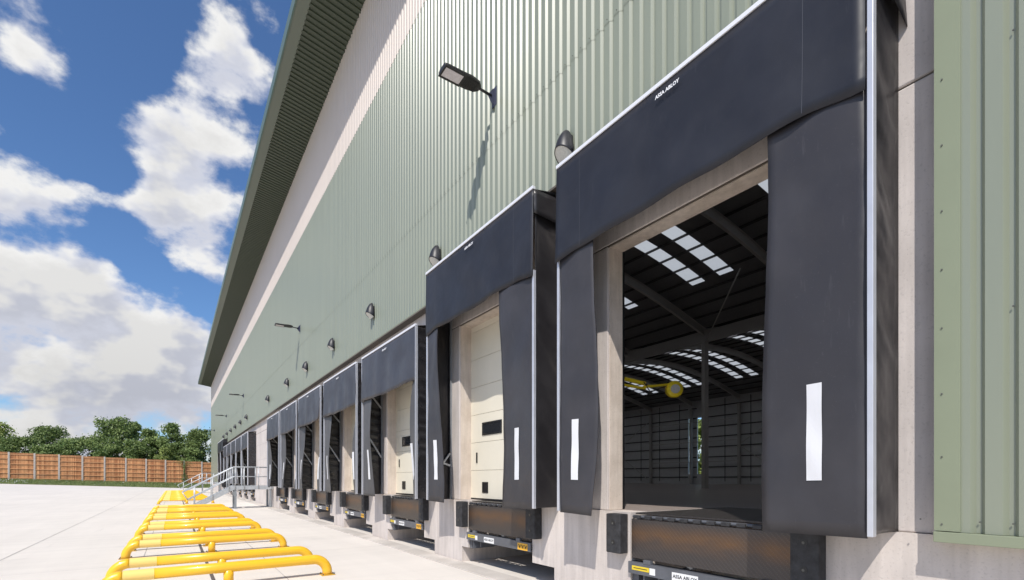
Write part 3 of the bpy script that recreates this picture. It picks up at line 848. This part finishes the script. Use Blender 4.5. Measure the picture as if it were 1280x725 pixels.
# ------------------------------------------------------------------ lamps on the wall
def make_lamp():
    t = thing('wall_lamp', (0,0,0), 'x', 'wall lamp', 'domed wall lamps between the bays')
    def outline(tt, ph):
        """tt 0 bottom .. 1 tip ; ph 0..pi around the front"""
        w = .150*(max(0,1-tt**1.75))**.62*(.90+.10*min(1,tt*4))
        d = .185*(max(0,1-tt**1.8))**.6
        return w*math.cos(ph), d*math.sin(ph)
    def hood(u, v):
        ph = math.pi*u
        rim = .30*math.sin(ph)**.7 if 0 < u < 1 else 0
        tt = rim+(1-rim)*v
        y, d = outline(tt, ph)
        return (-d, y, -.19+.41*tt)
    obj('hood', grid(nb(), hood, 28, 14), M['lamp'], t, smooth=True, solid=.006)
    def lens(u, v):
        ph = math.pi*u
        rim = .30*math.sin(ph)**.7 if 0 < u < 1 else 0
        y, d = outline(rim, ph)
        y *= .96; d *= .96
        k = v
        return (-(d*(1-k)+.03*k), y*(1-.35*k), -.19+.41*rim*(1-k)-.012*k+.004)
    obj('lens', grid(nb(), lens, 24, 6), M['lens'], t, smooth=True)
    b = nb(); box(b, .0, .04, -.09, .09, -.15, .12); obj('back_plate', b, M['lamp'], t, bevel=.01)
    b = nb(); tube(b, [(-.03,-.12,-.11),(-.03,-.165,-.11)], .02, 8); obj('cable_gland', b, M['lamp'], t)
    return t
lampY = [4.93+3.88*k for k in range(6)]+[29.9]+[39.7+3.9*k for k in range(6)]
L0 = None
for k, y in enumerate(lampY):
    if k == 0: lab = 'dark domed wall lamp peeping over the header of the shelter nearest the camera'
    elif k < 7: lab = 'dark domed wall lamp, %s from the camera in the near row' % NTH[k]
    else: lab = 'tiny dark domed wall lamp, %s in the row beyond the steps' % ['first','second','third','fourth','fifth','sixth'][k-7]
    z = 4.42+EYE
    if L0 is None: L0 = make_lamp(); L0.location = (4.30,y,z); L0['label'] = lab
    else: dup(L0, (4.30,y,z), lab)
def make_flood():
    t = thing('floodlight', (0,0,0), 'x', 'floodlight', 'arm-mounted floodlights high on the wall')
    b = nb(); poly_prism(b, [(0,-.13),(0,.13),(-.03,.13),(-.13,-.01),(-.05,-.12)], -.006, .006); box(b, -.006, .0, -.07, .07, -.15, .15)
    obj('bracket', b, M['bluegrey'], t)
    b = nb(); tube(b, [(-.06,0,-.0),(-.34,0,.02)], .021, 10); obj('arm', b, M['lampdark'], t, smooth=True)
    # head, tapering towards the arm
    b = nb()
    prof = [(-.28,.045),(-.34,.105),(-.48,.135),(-.66,.135),(-.90,.130),(-.955,.115)]
    rows = []
    for x, w in prof:
        th = .035 if x > -.62 else .028
        top = .075 if -.6 < x < -.33 else .055
        rows.append([b.verts.new(p) for p in ((x,-w,.0),(x,w,.0),(x,w,top*.6),(x,w*.6,top),(x,-w*.6,top),(x,-w,top*.6))])
    for A, B in zip(rows, rows[1:]):
        for k in range(6): b.faces.new((A[k],A[(k+1)%6],B[(k+1)%6],B[k]))
    b.faces.new(rows[0]); b.faces.new(rows[-1][::-1])
    h = obj('head', b, M['lampdark'], t, bevel=.006)
    b = nb()
    for yy in (-.112,.112): box(b, -.93, -.60, yy-.018, yy+.018, -.014, -.001)
    for xx in (-.94,-.605): box(b, xx-.014, xx+.014, -.128, .128, -.0145, -.0015)
    obj('lens_frame', b, M['lampdark'], h)
    b = nb(); box(b, -.925, -.62, -.094, .094, -.009, -.002); obj('lens', b, M['ledlens'], h)
    b = nb()
    for k in range(9): box(b, -.585+k*.028, -.573+k*.028, -.10, .10, -.008, -.001)
    obj('cooling_fin', b, M['lampdark'], h)
    for o in (h,):
        pass
    return t
FLD = [6.76,21.8,41.8,56.3,73.9]
F0 = None
for k, y in enumerate(FLD):
    lab = ['large black floodlight on an arm with a pale square lens, closest to the camera','black arm-mounted floodlight, second along the green wall','small floodlight on the green wall, third from the camera','small floodlight, fourth along the green wall','farthest tiny floodlight, near the far corner of the building'][k]
    z = 6.27+EYE
    if F0 is None: F0 = make_flood(); F0.location = (4.33,y,z); F0['label'] = lab
    else: dup(F0, (4.33,y,z), lab)
# dock loading light inside the open bay
t = thing('loading_light', (4.9,4.75,2.95), 'yellow jointed-arm loading light hanging inside the open bay', 'dock light')
b = nb(); bar(b,(0,0,.04),(.80,.04,.02),.03,.05); bar(b,(0,0,-.06),(.80,.04,-.05),.03,.03); bar(b,(.78,.04,-.03),(1.45,.08,.09),.05,.035)
obj('arm', b, M['docklight'], t)
b = nb(); box(b, -.05, .02, -.06, .06, -.12, .14); obj('wall_bracket', b, M['docklight'], t)
b = nb(); tube(b, [(1.60,.21,.03),(1.56,.16,.02),(1.50,.08,.01),(1.44,.0,-.0),(1.425,-.02,.0)], [.04,.10,.125,.13,.12], 18)
h = obj('head', b, M['docklight'], t, smooth=True)
b = nb(); tube(b, [(1.424,-.021,-.0),(1.418,-.029,.0)], .07, 16); obj('lamp_lens', b, M['lens'], h)
b = nb(); tube(b, [(.75,.02,.03),(.9,.02,-.10),(1.1,.03,-.02),(1.35,.1,.05)], .008, 6); obj('cable', b, M['black'], t)

# ------------------------------------------------------------------ yellow wheel guides
def make_guide():
    t = thing('wheel_guide', (0,0,0), 'x', 'wheel guide', 'yellow wheel guides in front of the bays')
    XL, XR, zc, rb, r = -.78, 2.06, .272, .22, .076
    def arc(cx, cz, a0, a1, rad):
        return [(cx+rad*math.cos(R(a0+(a1-a0)*k/8)), 0, cz+rad*math.sin(R(a0+(a1-a0)*k/8))) for k in range(9)]
    path = [(XL,0,.006)]+arc(XL+rb, zc-rb, 180, 90, rb)+[(-.22,0,zc)]
    path2 = [(-.22,0,zc),(.6,0,zc)]+arc(XR-rb, zc-rb, 90, 0, rb)+[(XR,0,.006)]
    b = nb(); tube(b, path[:10], r, 20); tube(b, path2, r, 20)
    obj('rail', b, M['yellow'], t, smooth=True)
    b = nb(); tube(b, [path[9],path[10]], r+.0015, 20, cap=False); obj('pale_band', b, M['yellow_pale'], t, smooth=True)
    b = nb(); tube(b, [(.66,0,.006),(.66,0,zc-.02)], .066, 16); obj('post', b, M['yellow'], t, smooth=True)
    for x in (XL,.66,XR):
        b = nb(); box(b, x-.105, x+.105, -.105, .105, .003, .018)
        p = obj('base_plate', b, M['yellow'], t, bevel=.003)
        b = nb()
        for sx in (-.085,.085):
            for sy in (-.085,.085): tube(b, [(x+sx,sy,.018),(x+sx,sy,.036)], .010, 6)
        obj('anchor_bolt', b, M['steelgrey'], p)
    return t
gy = []
for i, c in enumerate(docks):
    for s in (-1,1):
        y = c+s*1.33
        if i == 0 or (i == 1 and s < 0): continue
        gy.append((i,s,y))
ORD = ['first','second','third','fourth','fifth','sixth','seventh','eighth','ninth','tenth','eleventh','twelfth','thirteenth','fourteenth']
G0 = None; kn = 0; kf = 0
for i, s, y in gy:
    if i < 7:
        lab = 'bent yellow steel wheel guide on the concrete, %s' % ('closest to the camera' if kn == 0 else ORD[kn]+' from the camera'); kn += 1
    else:
        lab = 'distant yellow wheel guide, %s beyond the foot of the near steps' % ORD[kf]; kf += 1
    if G0 is None: G0 = make_guide(); G0.location = (0,y,0); G0['label'] = lab
    else: dup(G0, (0,y,0), lab)

# ------------------------------------------------------------------ steel steps
def make_steps(y0, lab):
    t = thing('access_steps', (2.6,y0,0), lab, 'steps', 'steel access steps between the bays')
    O = Vector((2.6,y0,0)); y1 = y0+1.15
    XP, XB = 2.60, .62
    def part(name, b, m, parent=t, **k):
        for v in b.verts: v.co -= O
        return obj(name, b, m, parent, **k)
    b = nb(); box(b, XP, 4.44, y0, y1, FL-.03, FL)
    part('platform', b, M['galv'])
    b = nb()
    box(b, XP, 4.44, y0-.012, y0-.001, FL-.17, FL+.03); box(b, XP, 4.44, y1+.001, y1+.012, FL-.17, FL+.03); box(b, XP-.012, XP-.001, y0, y1, FL-.17, FL-.03)
    part('edge_channel', b, M['galv'])
    sl = (FL-.02)/(XP-XB)
    for y in (y0, y1):
        b = nb(); poly_prism(b, [(XP,FL-.15),(XP,FL+.05),(XP-.06,FL+.05),(XB-.02,.12),(XB-.02,.0),(XB+.22,.0)], y-.012, y-.001)
        part('stringer', b, M['galv'])
    for k in range(6):
        z = FL-(k+1)*FL/7; x = XP-(k+1)*(XP-XB)/7
        b = nb(); box(b, x-.12, x+.13, y0+.001, y1-.013, z-.03, z); part('tread', b, M['galv'])
    for (x,y) in ((XP+.05,y0+.06),(XP+.05,y1-.06),(4.3,y0+.06),(4.3,y1-.06)):
        b = nb(); box(b, x-.005, x+.005, y-.05, y+.05, .01, FL-.03); box(b, x-.05, x-.006, y-.05, y-.04, .01, FL-.03); box(b, x+.006, x+.05, y-.05, y-.04, .01, FL-.03); box(b, x-.09,x+.09,y-.09,y+.09,.004,.016)
        part('leg', b, M['galvpost'])
    for y in (y0-.03, y1+.03):
        b = nb()
        for hz in (1.03,.52):
            end = XB-.28 if hz > 1 else XB-.05
            zend = FL+hz-(XP-end)*sl
            tube(b, [(4.42,y,FL+hz),(XP+.02,y,FL+hz),(XP-.06,y,FL+hz-.03),(end,y,zend)], .024, 8)
        tube(b, [(XB-.28,y,FL+1.03-(XP-XB+.28)*sl),(XB-.05,y,FL+.52-(XP-XB+.05)*sl)], .022, 8)
        part('handrail', b, M['galv'], smooth=True)
        for x in (4.36, 3.72, 3.05, XP+.03, 2.35, 1.62, .86):
            z0 = FL-.15 if x >= XP else FL-.15-(XP-x)*sl; z1 = FL+1.03 if x >= XP else FL+1.03-(XP-x)*sl
            b = nb(); tube(b, [(x,y,max(.05,z0)),(x,y,z1)], .022, 8); part('baluster_post', b, M['galv'], smooth=True)
    return t
make_steps(29.25, 'galvanised steel steps and platform with handrails between the two rows of bays')
make_steps(64.9, 'small distant galvanised steps with handrails near the far end of the building')

# ------------------------------------------------------------------ fence
FN = thing('timber_fence', (-7,fence_y(-7),0), 'tall orange-brown timber fence with concrete posts behind the grass bank', 'fence')
FN.location = (0,0,0)
dirv = Vector((23.77,3.51,0)).normalized(); P1 = Vector((-19.69,99.67,0)); SP = 24.03/9
ang = math.atan2(dirv.y, dirv.x)
for k in range(-5, 14):
    p = P1+dirv*SP*k; z = fence_z(p.x)-.1; H_ = 4.05
    b = nb(); box(b, -.10, .10, -.09, .09, 0, H_+.12); o = obj('post', b, M['post'], FN, bevel=.01); o.location = (p.x,p.y,z); o.rotation_euler.z = ang
    if k < 13:
        b = nb(); n = 20; w = SP-.22
        for j in range(n):
            a = .11+w*j/n; q = .11+w*(j+1)/n-.003
            dz = random.uniform(-.012,.012)
            vs = [b.verts.new(c_) for c_ in ((a,.02,.12),(q,.0,.12),(q,.012,.12),(a,.03,.12),(a,.02,H_+dz),(q,.0,H_+dz),(q,.012,H_+dz),(a,.03,H_+dz))]
            for f in ((0,3,2,1),(4,5,6,7),(0,1,5,4),(1,2,6,5),(2,3,7,6),(3,0,4,7)): b.faces.new([vs[i_] for i_ in f])
        o = obj('board_panel', b, M['boards'], FN); o.location = (p.x,p.y,fence_z(p.x+1.3)-.1); o.rotation_euler.z = ang
        b = nb()
        for j in range(6): box(b, .11, SP-.11, -.07, -.004, .35+j*.70, .44+j*.70)
        box(b, .11, SP-.11, -.05, .05, H_+.0, H_+.05); box(b, .11, SP-.11, -.03, .04, -.05, .11)
        r_ = obj('rail', b, M['rail'], o)

# ------------------------------------------------------------------ trees
def blob_pts(rx, ry, rz): 
    while True:
        v = Vector((random.uniform(-1,1),random.uniform(-1,1),random.uniform(-1,1)))
        if .15 < v.length < 1:
            v = v.normalized()*(v.length**.45)
            return Vector((v.x*rx,v.y*ry,v.z*rz))
def leaf(b, p, s):
    n = Vector((random.gauss(0,1),random.gauss(0,1),random.gauss(.3,1))).normalized()
    u = n.orthogonal().normalized(); w = n.cross(u)
    a = random.random()*6.28; u, w = u*math.cos(a)+w*math.sin(a), w*math.cos(a)-u*math.sin(a)
    l = s*random.uniform(.6,1.3)
    b.faces.new([b.verts.new(p+q) for q in (-u*l*.5, -w*l*.32+u*l*.05, u*l*.6, w*l*.32+u*l*.05)])
def tree(x, y, W, top, base, lab, m, n=5200, ls=.34, seed=0, name='broadleaf_tree', low=.25, group='trees behind the fence', spire=0):
    random.seed(seed+100)
    z0 = terr(x,y) if y < 400 else 0
    Ht = top-z0
    t = thing(name, (x,y,z0), lab, 'tree' if 'tree' in name else 'bush', group)
    b = nb()
    tr = .022*Ht
    tube(b, [(0,0,-.1),(.05,0,Ht*.25),(.0,.1,Ht*.55),(.1,0,Ht*.85)], [tr*1.3,tr,tr*.6,tr*.15], 8)
    for k in range(7):
        a = random.random()*6.28; h = Ht*random.uniform(.25,.6)
        q = Vector((math.cos(a)*W*.33, math.sin(a)*W*.33, h+Ht*random.uniform(.12,.25)))
        tube(b, [(0,0,h),tuple(Vector((0,0,h)).lerp(q,.5)+Vector((0,0,.2))),tuple(q)], [tr*.5,tr*.3,tr*.1], 6)
    obj('trunk', b, M['bark'], t)
    clumps = []
    nc = 26
    for k in range(nc):
        f = random.random()**.8
        h = Ht*(low+(1-low)*f)
        prof = math.sin(math.pi*min(1,(.18+.82*f*.93)))**.6
        if spire: prof *= (1-.55*f)
        a = random.random()*6.28; rr = W*.5*prof*random.uniform(.15,.85)
        cr = W*random.uniform(.12,.22)
        h = min(h, Ht-cr*.75)
        clumps.append((Vector((math.cos(a)*rr, math.sin(a)*rr, h)), cr))
    clumps.append((Vector((0,0,Ht-W*.14)), W*.15))
    b = nb()
    for k in range(n):
        c, cr = random.choice(clumps)
        leaf(b, c+blob_pts(cr,cr,cr*.8), ls)
    for k in range(int(n*.05)):       # sprigs poking out
        c, cr = random.choice(clumps)
        d = Vector((random.gauss(0,1),random.gauss(0,1),random.gauss(.5,.8))).normalized()
        leaf(b, c+d*cr*random.uniform(.95,1.18), ls*.9)
    for c, cr in clumps:             # dense inner foliage
        for k in range(14):
            leaf(b, c+blob_pts(cr*.5,cr*.5,cr*.5), ls*2.2)
    obj('crown', b, m, t)
    return t
tree(-27.5,127,9.5,12.2,0,'yellow-green round tree at the left edge of the photo behind the fence', M['leaf_light'], seed=1, n=6500, low=.2)
tree(-18.6,124.9,8.6,11.4,0,'dark round free-standing tree, second from the left behind the fence', M['leaf_dark'], seed=2, n=6500, low=.22)
tree(-8.9,118.1,8.2,13.2,0,'tallest mid-green tree with an uneven top behind the middle of the fence', M['leaf_mid'], seed=3, n=7000, low=.2, ls=.32)
tree(-6.4,121.0,5.0,12.6,0,'slim pointed tree rising beside the tallest tree', M['leaf_mid'], seed=14, n=3800, low=.3, spire=1)
tree(-3.6,114.6,5.4,10.9,0,'smaller mid-green tree right of the tallest tree', M['leaf_mid'], seed=4, n=4600)
tree(-.4,112.4,5.8,12.1,0,'loose pointed green tree third from the building corner', M['leaf_mid'], seed=5, n=5000, spire=.5)
tree(3.6,109.5,6.2,11.0,0,'dark green tree touching the building corner', M['leaf_dark'], seed=6, n=5400)
tree(7.6,112.5,6.5,11.2,0,'dark tree half hidden behind the building corner', M['leaf_dark'], seed=8, n=4000)
HG = 'bushes along the back of the fence'
for k,(x,y,W,top,m,lab) in enumerate([(-21.5,118,7,8.9,'leaf_dark','dark low bush behind the fence between the two left trees'),(-15.0,118,7,9.0,'leaf_mid','rounded grey-green bush right of the dark round tree'),
        (-12.2,121,7,9.8,'leaf_mid','broad mid-green bush left of the tallest tree'),(-24.5,119,7,8.9,'leaf_mid','low bush at the foot of the yellow-green tree'),
        (-5.2,110,5,7.6,'leaf_dark','dark bush under the slim pointed tree'),(-1.5,107.5,4.2,7.2,'leaf_light','bright yellow-green bush just above the fence near the corner'),
        (2.6,107,4.5,7.3,'leaf_mid','mid-green bush above the fence by the corner'),(-9.6,112,5,7.7,'leaf_mid','leafy bush at the foot of the tallest tree'),(-29,113,7,8.4,'leaf_dark','dark bush at the far left of the fence'),(-6.8,115,6,9.0,'leaf_mid','bush filling the gap under the tallest and the slim tree'),(.8,109.5,5,8.3,'leaf_dark','dark bush between the loose pointed tree and the corner tree'),(-18,115.5,6,7.5,'leaf_mid','low bush at the foot of the dark round tree')]):
    tree(x,y,W,top,0,lab,M[m],seed=30+k,name='bush',n=3000,low=.1,ls=.3,group=HG)
tree(92,62,14,14,0,'green tree seen through the slit windows at the back of the warehouse',M['leaf_light'],seed=50,n=4500,low=.05,ls=.6,group='trees outside the rear wall')
tree(90,50,14,13,0,'second green tree behind the rear wall, mostly hidden',M['leaf_light'],seed=51,n=3500,low=.05,ls=.6,group='trees outside the rear wall')
# climbing plant on the fence near the corner
random.seed(91); b = nb()
pc = P1+dirv*SP*8.0
for k in range(900):
    h = random.random()**.9*4.3; x = random.gauss(0,.16+.12*math.sin(h*2)+(.3 if h > 3.4 else 0))
    leaf(b, Vector((x,-.14-random.random()*.12,h)), .13)
o = obj('climbing_plant', b, M['leaf_mid']); o.location = (pc.x,pc.y,fence_z(pc.x)); o.rotation_euler.z = ang
tag(o, 'green climbing plant growing up a fence post near the building corner', 'climbing plant')

# grass bank
random.seed(5); b = nb()
for k in range(26000):
    x = random.uniform(-34,7); off = random.uniform(0.15,3.15); y = fence_y(x)-off
    z = terr(x,y)-.01
    h = random.uniform(.10,.26)*(1.5 if random.random() < .12 else 1)*(1.25 if off < .8 else 1)
    a = random.random()*6.28; w = .022
    d = Vector((math.cos(a)*w, math.sin(a)*w, 0)); l = Vector((random.gauss(0,.06),random.gauss(0,.06),h))
    p = Vector((x,y,z))
    b.faces.new([b.verts.new(q) for q in (p-d,p+d,p+l)])
tag(obj('grass', b, M['grass']), 'strip of rough green grass in front of the timber fence', 'grass', kind='stuff')
random.seed(6); b = nb()
for k in range(160):
    x = random.gauss(-19,1.2) if k < 90 else random.uniform(-30,4); y = fence_y(x)-random.uniform(1.2,2.9)
    leaf(b, Vector((x,y,terr(x,y)+random.uniform(.15,.3))), .11)
tag(obj('wildflowers', b, M['stripe']), 'scattered white wildflowers in the grass bank', 'wildflowers', kind='stuff')

# ------------------------------------------------------------------ sun and sky
sund = Vector((.96,.84,-1.60)).normalized()
s = bpy.data.lights.new('sun','SUN'); s.energy = 4.4; s.angle = R(.53); s.color = (1,.95,.875)
so = bpy.data.objects.new('sun', s); COL.objects.link(so); so.rotation_euler = sund.to_track_quat('-Z','Y').to_euler(); so.location = (-20,-20,40)
elev = math.asin(-sund.z); toward = -sund
w = bpy.data.worlds.new('World'); sc.world = w; w.use_nodes = True
nt = w.node_tree; N = nt.nodes; L = nt.links
bg = N['Background']; bg.inputs[1].default_value = 1.0
sky = N.new('ShaderNodeTexSky'); sky.sky_type = 'NISHITA'; sky.sun_disc = False; sky.sun_elevation = elev
sky.sun_rotation = math.atan2(toward.x, toward.y); sky.air_density = 1.0; sky.dust_density = .6; sky.ozone_density = 1.6
def vm(op, a, b_=None, c=None):
    k = N.new('ShaderNodeVectorMath'); k.operation = op
    for i_, v in enumerate((a,b_,c)):
        if v is None: continue
        if isinstance(v,(tuple,list,Vector)): k.inputs[i_].default_value = tuple(v)
        elif isinstance(v,(int,float)): (k.inputs['Scale'] if op == 'SCALE' else k.inputs[i_]).default_value = v
        else: L.new(v, k.inputs[i_])
    return k
def mm(op, a, b_=None, c=None, clamp=False):
    k = N.new('ShaderNodeMath'); k.operation = op; k.use_clamp = clamp
    for i_, v in enumerate((a,b_,c)):
        if v is None: continue
        if isinstance(v,(int,float)): k.inputs[i_].default_value = v
        else: L.new(v, k.inputs[i_])
    return k.outputs[0]
def mrange(v, a, b_, c=0, d=1, smooth=True):
    k = N.new('ShaderNodeMapRange'); k.interpolation_type = 'SMOOTHSTEP' if smooth else 'LINEAR'
    L.new(v, k.inputs[0])
    for i_, q in enumerate((a,b_,c,d)): k.inputs[i_+1].default_value = q
    return k.outputs[0]
tc = N.new('ShaderNodeTexCoord'); D = tc.outputs['Generated']
sky_c = vm('SCALE', sky.outputs[0]); sky_c.inputs['Scale'].default_value = .12
tint = vm('MULTIPLY', sky_c.outputs[0], (.70,.93,1.20))
# fractal noise on the direction sphere, squeezed vertically so the clouds lie flat
wn = N.new('ShaderNodeTexNoise'); wn.inputs['Scale'].default_value = 7; wn.inputs['Detail'].default_value = 8; wn.inputs['Roughness'].default_value = .6; L.new(D, wn.inputs['Vector'])
wv = vm('SCALE', vm('SUBTRACT', wn.outputs['Color'], (.5,.5,.5)).outputs[0]); wv.inputs['Scale'].default_value = .03
wn.inputs['Detail'].default_value = 3
DW = vm('ADD', D, wv.outputs[0]).outputs[0]
P_ = vm('MULTIPLY', D, (1,1,1.5)).outputs[0]
def cloudn(v, det=10, rough=.58):
    k = N.new('ShaderNodeTexNoise'); k.inputs['Scale'].default_value = 7.5; k.inputs['Detail'].default_value = det; k.inputs['Roughness'].default_value = rough; L.new(v, k.inputs['Vector']); return k
n1 = cloudn(P_)
n1a = cloudn(P_, 4, .55)
n1b = cloudn(vm('ADD', P_, tuple(Vector((-.45,-.35,.85)).normalized()*.04)).outputs[0], 4, .55)
th_ = math.atan((640-217.5)/610); cc, s_ = math.cos(th_), math.sin(th_)
CL = [  # world directions: azimuth from the wall line, elevation, spread, weight
(-10.8,33.2,2.5,0.25),
(-9.1,31.8,1.8,0.20),
(-7.3,30.7,1.1,0.12),
(-0.2,32.5,2.7,0.26),
(-1.7,28.9,2.0,0.16),
(2.1,31.2,3.0,0.22),
(3.5,37.0,1.7,0.26),
(5.6,35.5,1.9,0.24),
(1.5,33.8,2.0,0.10),
(7.0,39.5,1.2,0.10),
(-4.1,24.6,2.3,0.26),
(-1.1,24.2,3.8,0.30),
(2.4,22.5,3.3,0.28),
(3.1,19.5,2.0,0.20),
(5.6,26.8,1.0,0.16),
(0.8,27.6,2.8,0.15),
(-11.0,25.1,2.3,0.26),
(-9.3,23.8,2.0,0.24),
(-8.4,22.1,1.0,0.10),
(-0.8,37.2,0.6,0.10),
(-7.3,20.7,2.2,0.22),
(-9.8,18.0,3.2,0.20),
(-5.7,17.5,3.7,0.22),
(-2.6,15.6,3.2,0.24),
(-8.8,15.2,3.9,0.20),
(-10.8,19.5,1.9,0.12),
(-0.5,14.9,2.2,0.15),
(1.8,15.3,1.7,0.22),
(-8.8,10.7,6.0,0.24),
(-2.9,10.9,5.8,0.22),
(0.8,9.9,4.6,0.20),
(-8.8,6.0,6.7,0.20),
(-1.1,6.7,6.8,0.18),
(-5.7,34.9,2.6,-0.25),
(-4.1,33.8,2.2,-0.22),
(-6.3,27.9,2.4,-0.30),
(-4.6,26.8,1.4,-0.20),
(-3.2,36.3,1.8,-0.20),
(0.8,37.2,1.4,-0.15),
(-10.8,28.6,1.3,-0.22),
(-0.5,17.4,1.6,-0.20),
(-2.6,19.3,1.1,-0.16),
(-4.1,20.6,1.0,-0.12),
(-6.3,22.1,1.2,-0.12),
(2.1,17.2,0.9,-0.10),
(-6.3,13.5,1.0,-0.10),
(-4.1,12.9,1.0,-0.08),
(-8.8,28.6,1.2,-0.15),
(7.8,37.7,0.8,-0.06),
(8.9,40.7,1.3,0.12),
(0.0,17.0,2.5,-0.34),
(-4.0,20.1,1.8,-0.30),
(-6.8,23.8,2.7,-0.38),
(-8.8,19.5,1.3,-0.18),
(-6.3,12.1,2.1,-0.16),
(3.8,16.0,1.2,-0.20),
(-10.5,31.1,2.3,0.16),
(-8.8,30.4,1.5,0.14),
(2.1,12.3,2.0,0.12),
]
acc = None
def dirv3(az, el): return Vector((math.sin(R(az))*math.cos(R(el)), math.cos(R(az))*math.cos(R(el)), math.sin(R(el))))
for az, el, sp, wt in CL:
    d = vm('DOT_PRODUCT', D, tuple(dirv3(az,el)))
    g_ = mrange(d.outputs['Value'], math.cos(R(sp*2.0)), 1.0, 0, wt*(.66 if wt > 0 else 1.2))
    N[g_.node.name].interpolation_type = 'LINEAR'
    acc = g_ if acc is None else mm('ADD', acc, g_)
sep = N.new('ShaderNodeSeparateXYZ'); L.new(D, sep.inputs[0])
low = mrange(sep.outputs['Z'], .38, .10, 0, .12)
behind = mrange(sep.outputs['X'], -.15, -.5, 0, .10)       # unseen cloud added outside the view to warm and lift shaded areas
dens = mm('ADD', mm('ADD', mm('ADD', mm('MULTIPLY_ADD', n1.outputs['Fac'], 2.3, -.64), acc), low), behind)
mask = mrange(dens, .56, .92)
shade = mm('SUBTRACT', n1a.outputs['Fac'], n1b.outputs['Fac'])
lit = mrange(shade, -.07, .07, 0, 1)
thick = mrange(dens, .80, 1.25, 1, .84)
greylow = mrange(sep.outputs['Z'], .04, .30, .85, 1)
br = mm('MULTIPLY', mm('MULTIPLY', mm('MULTIPLY_ADD', lit, .22, .70), thick), greylow)
cr = N.new('ShaderNodeMix'); cr.data_type = 'RGBA'; L.new(lit, cr.inputs[0]); cr.inputs[6].default_value = (.93,.965,1.10,1); cr.inputs[7].default_value = (1,.995,.985,1)
ccol = vm('SCALE', cr.outputs[2]); L.new(br, ccol.inputs['Scale'])
mxw = N.new('ShaderNodeMix'); mxw.data_type = 'RGBA'; L.new(mask, mxw.inputs[0]); L.new(tint.outputs[0], mxw.inputs[6]); L.new(ccol.outputs[0], mxw.inputs[7])
L.new(mxw.outputs[2], bg.inputs[0])

# ------------------------------------------------------------------ camera and render
cam = bpy.data.cameras.new('camera'); co = bpy.data.objects.new('camera', cam); COL.objects.link(co)
co.location = (0,0,EYE); co.rotation_euler = (R(90),0,-th_)
cam.sensor_fit = 'HORIZONTAL'; cam.sensor_width = 36; cam.lens = 610/1280*36
cam.shift_y = (598.5-362.5)/1280; cam.clip_end = 4000; cam.clip_start = .05
sc.camera = co
sc.render.engine = 'CYCLES'
sc.view_settings.view_transform = 'Standard'; sc.view_settings.look = 'None'; sc.view_settings.exposure = 0
sc.render.resolution_x = 1024; sc.render.resolution_y = 580
sc.cycles.max_bounces = 8; sc.cycles.diffuse_bounces = 5
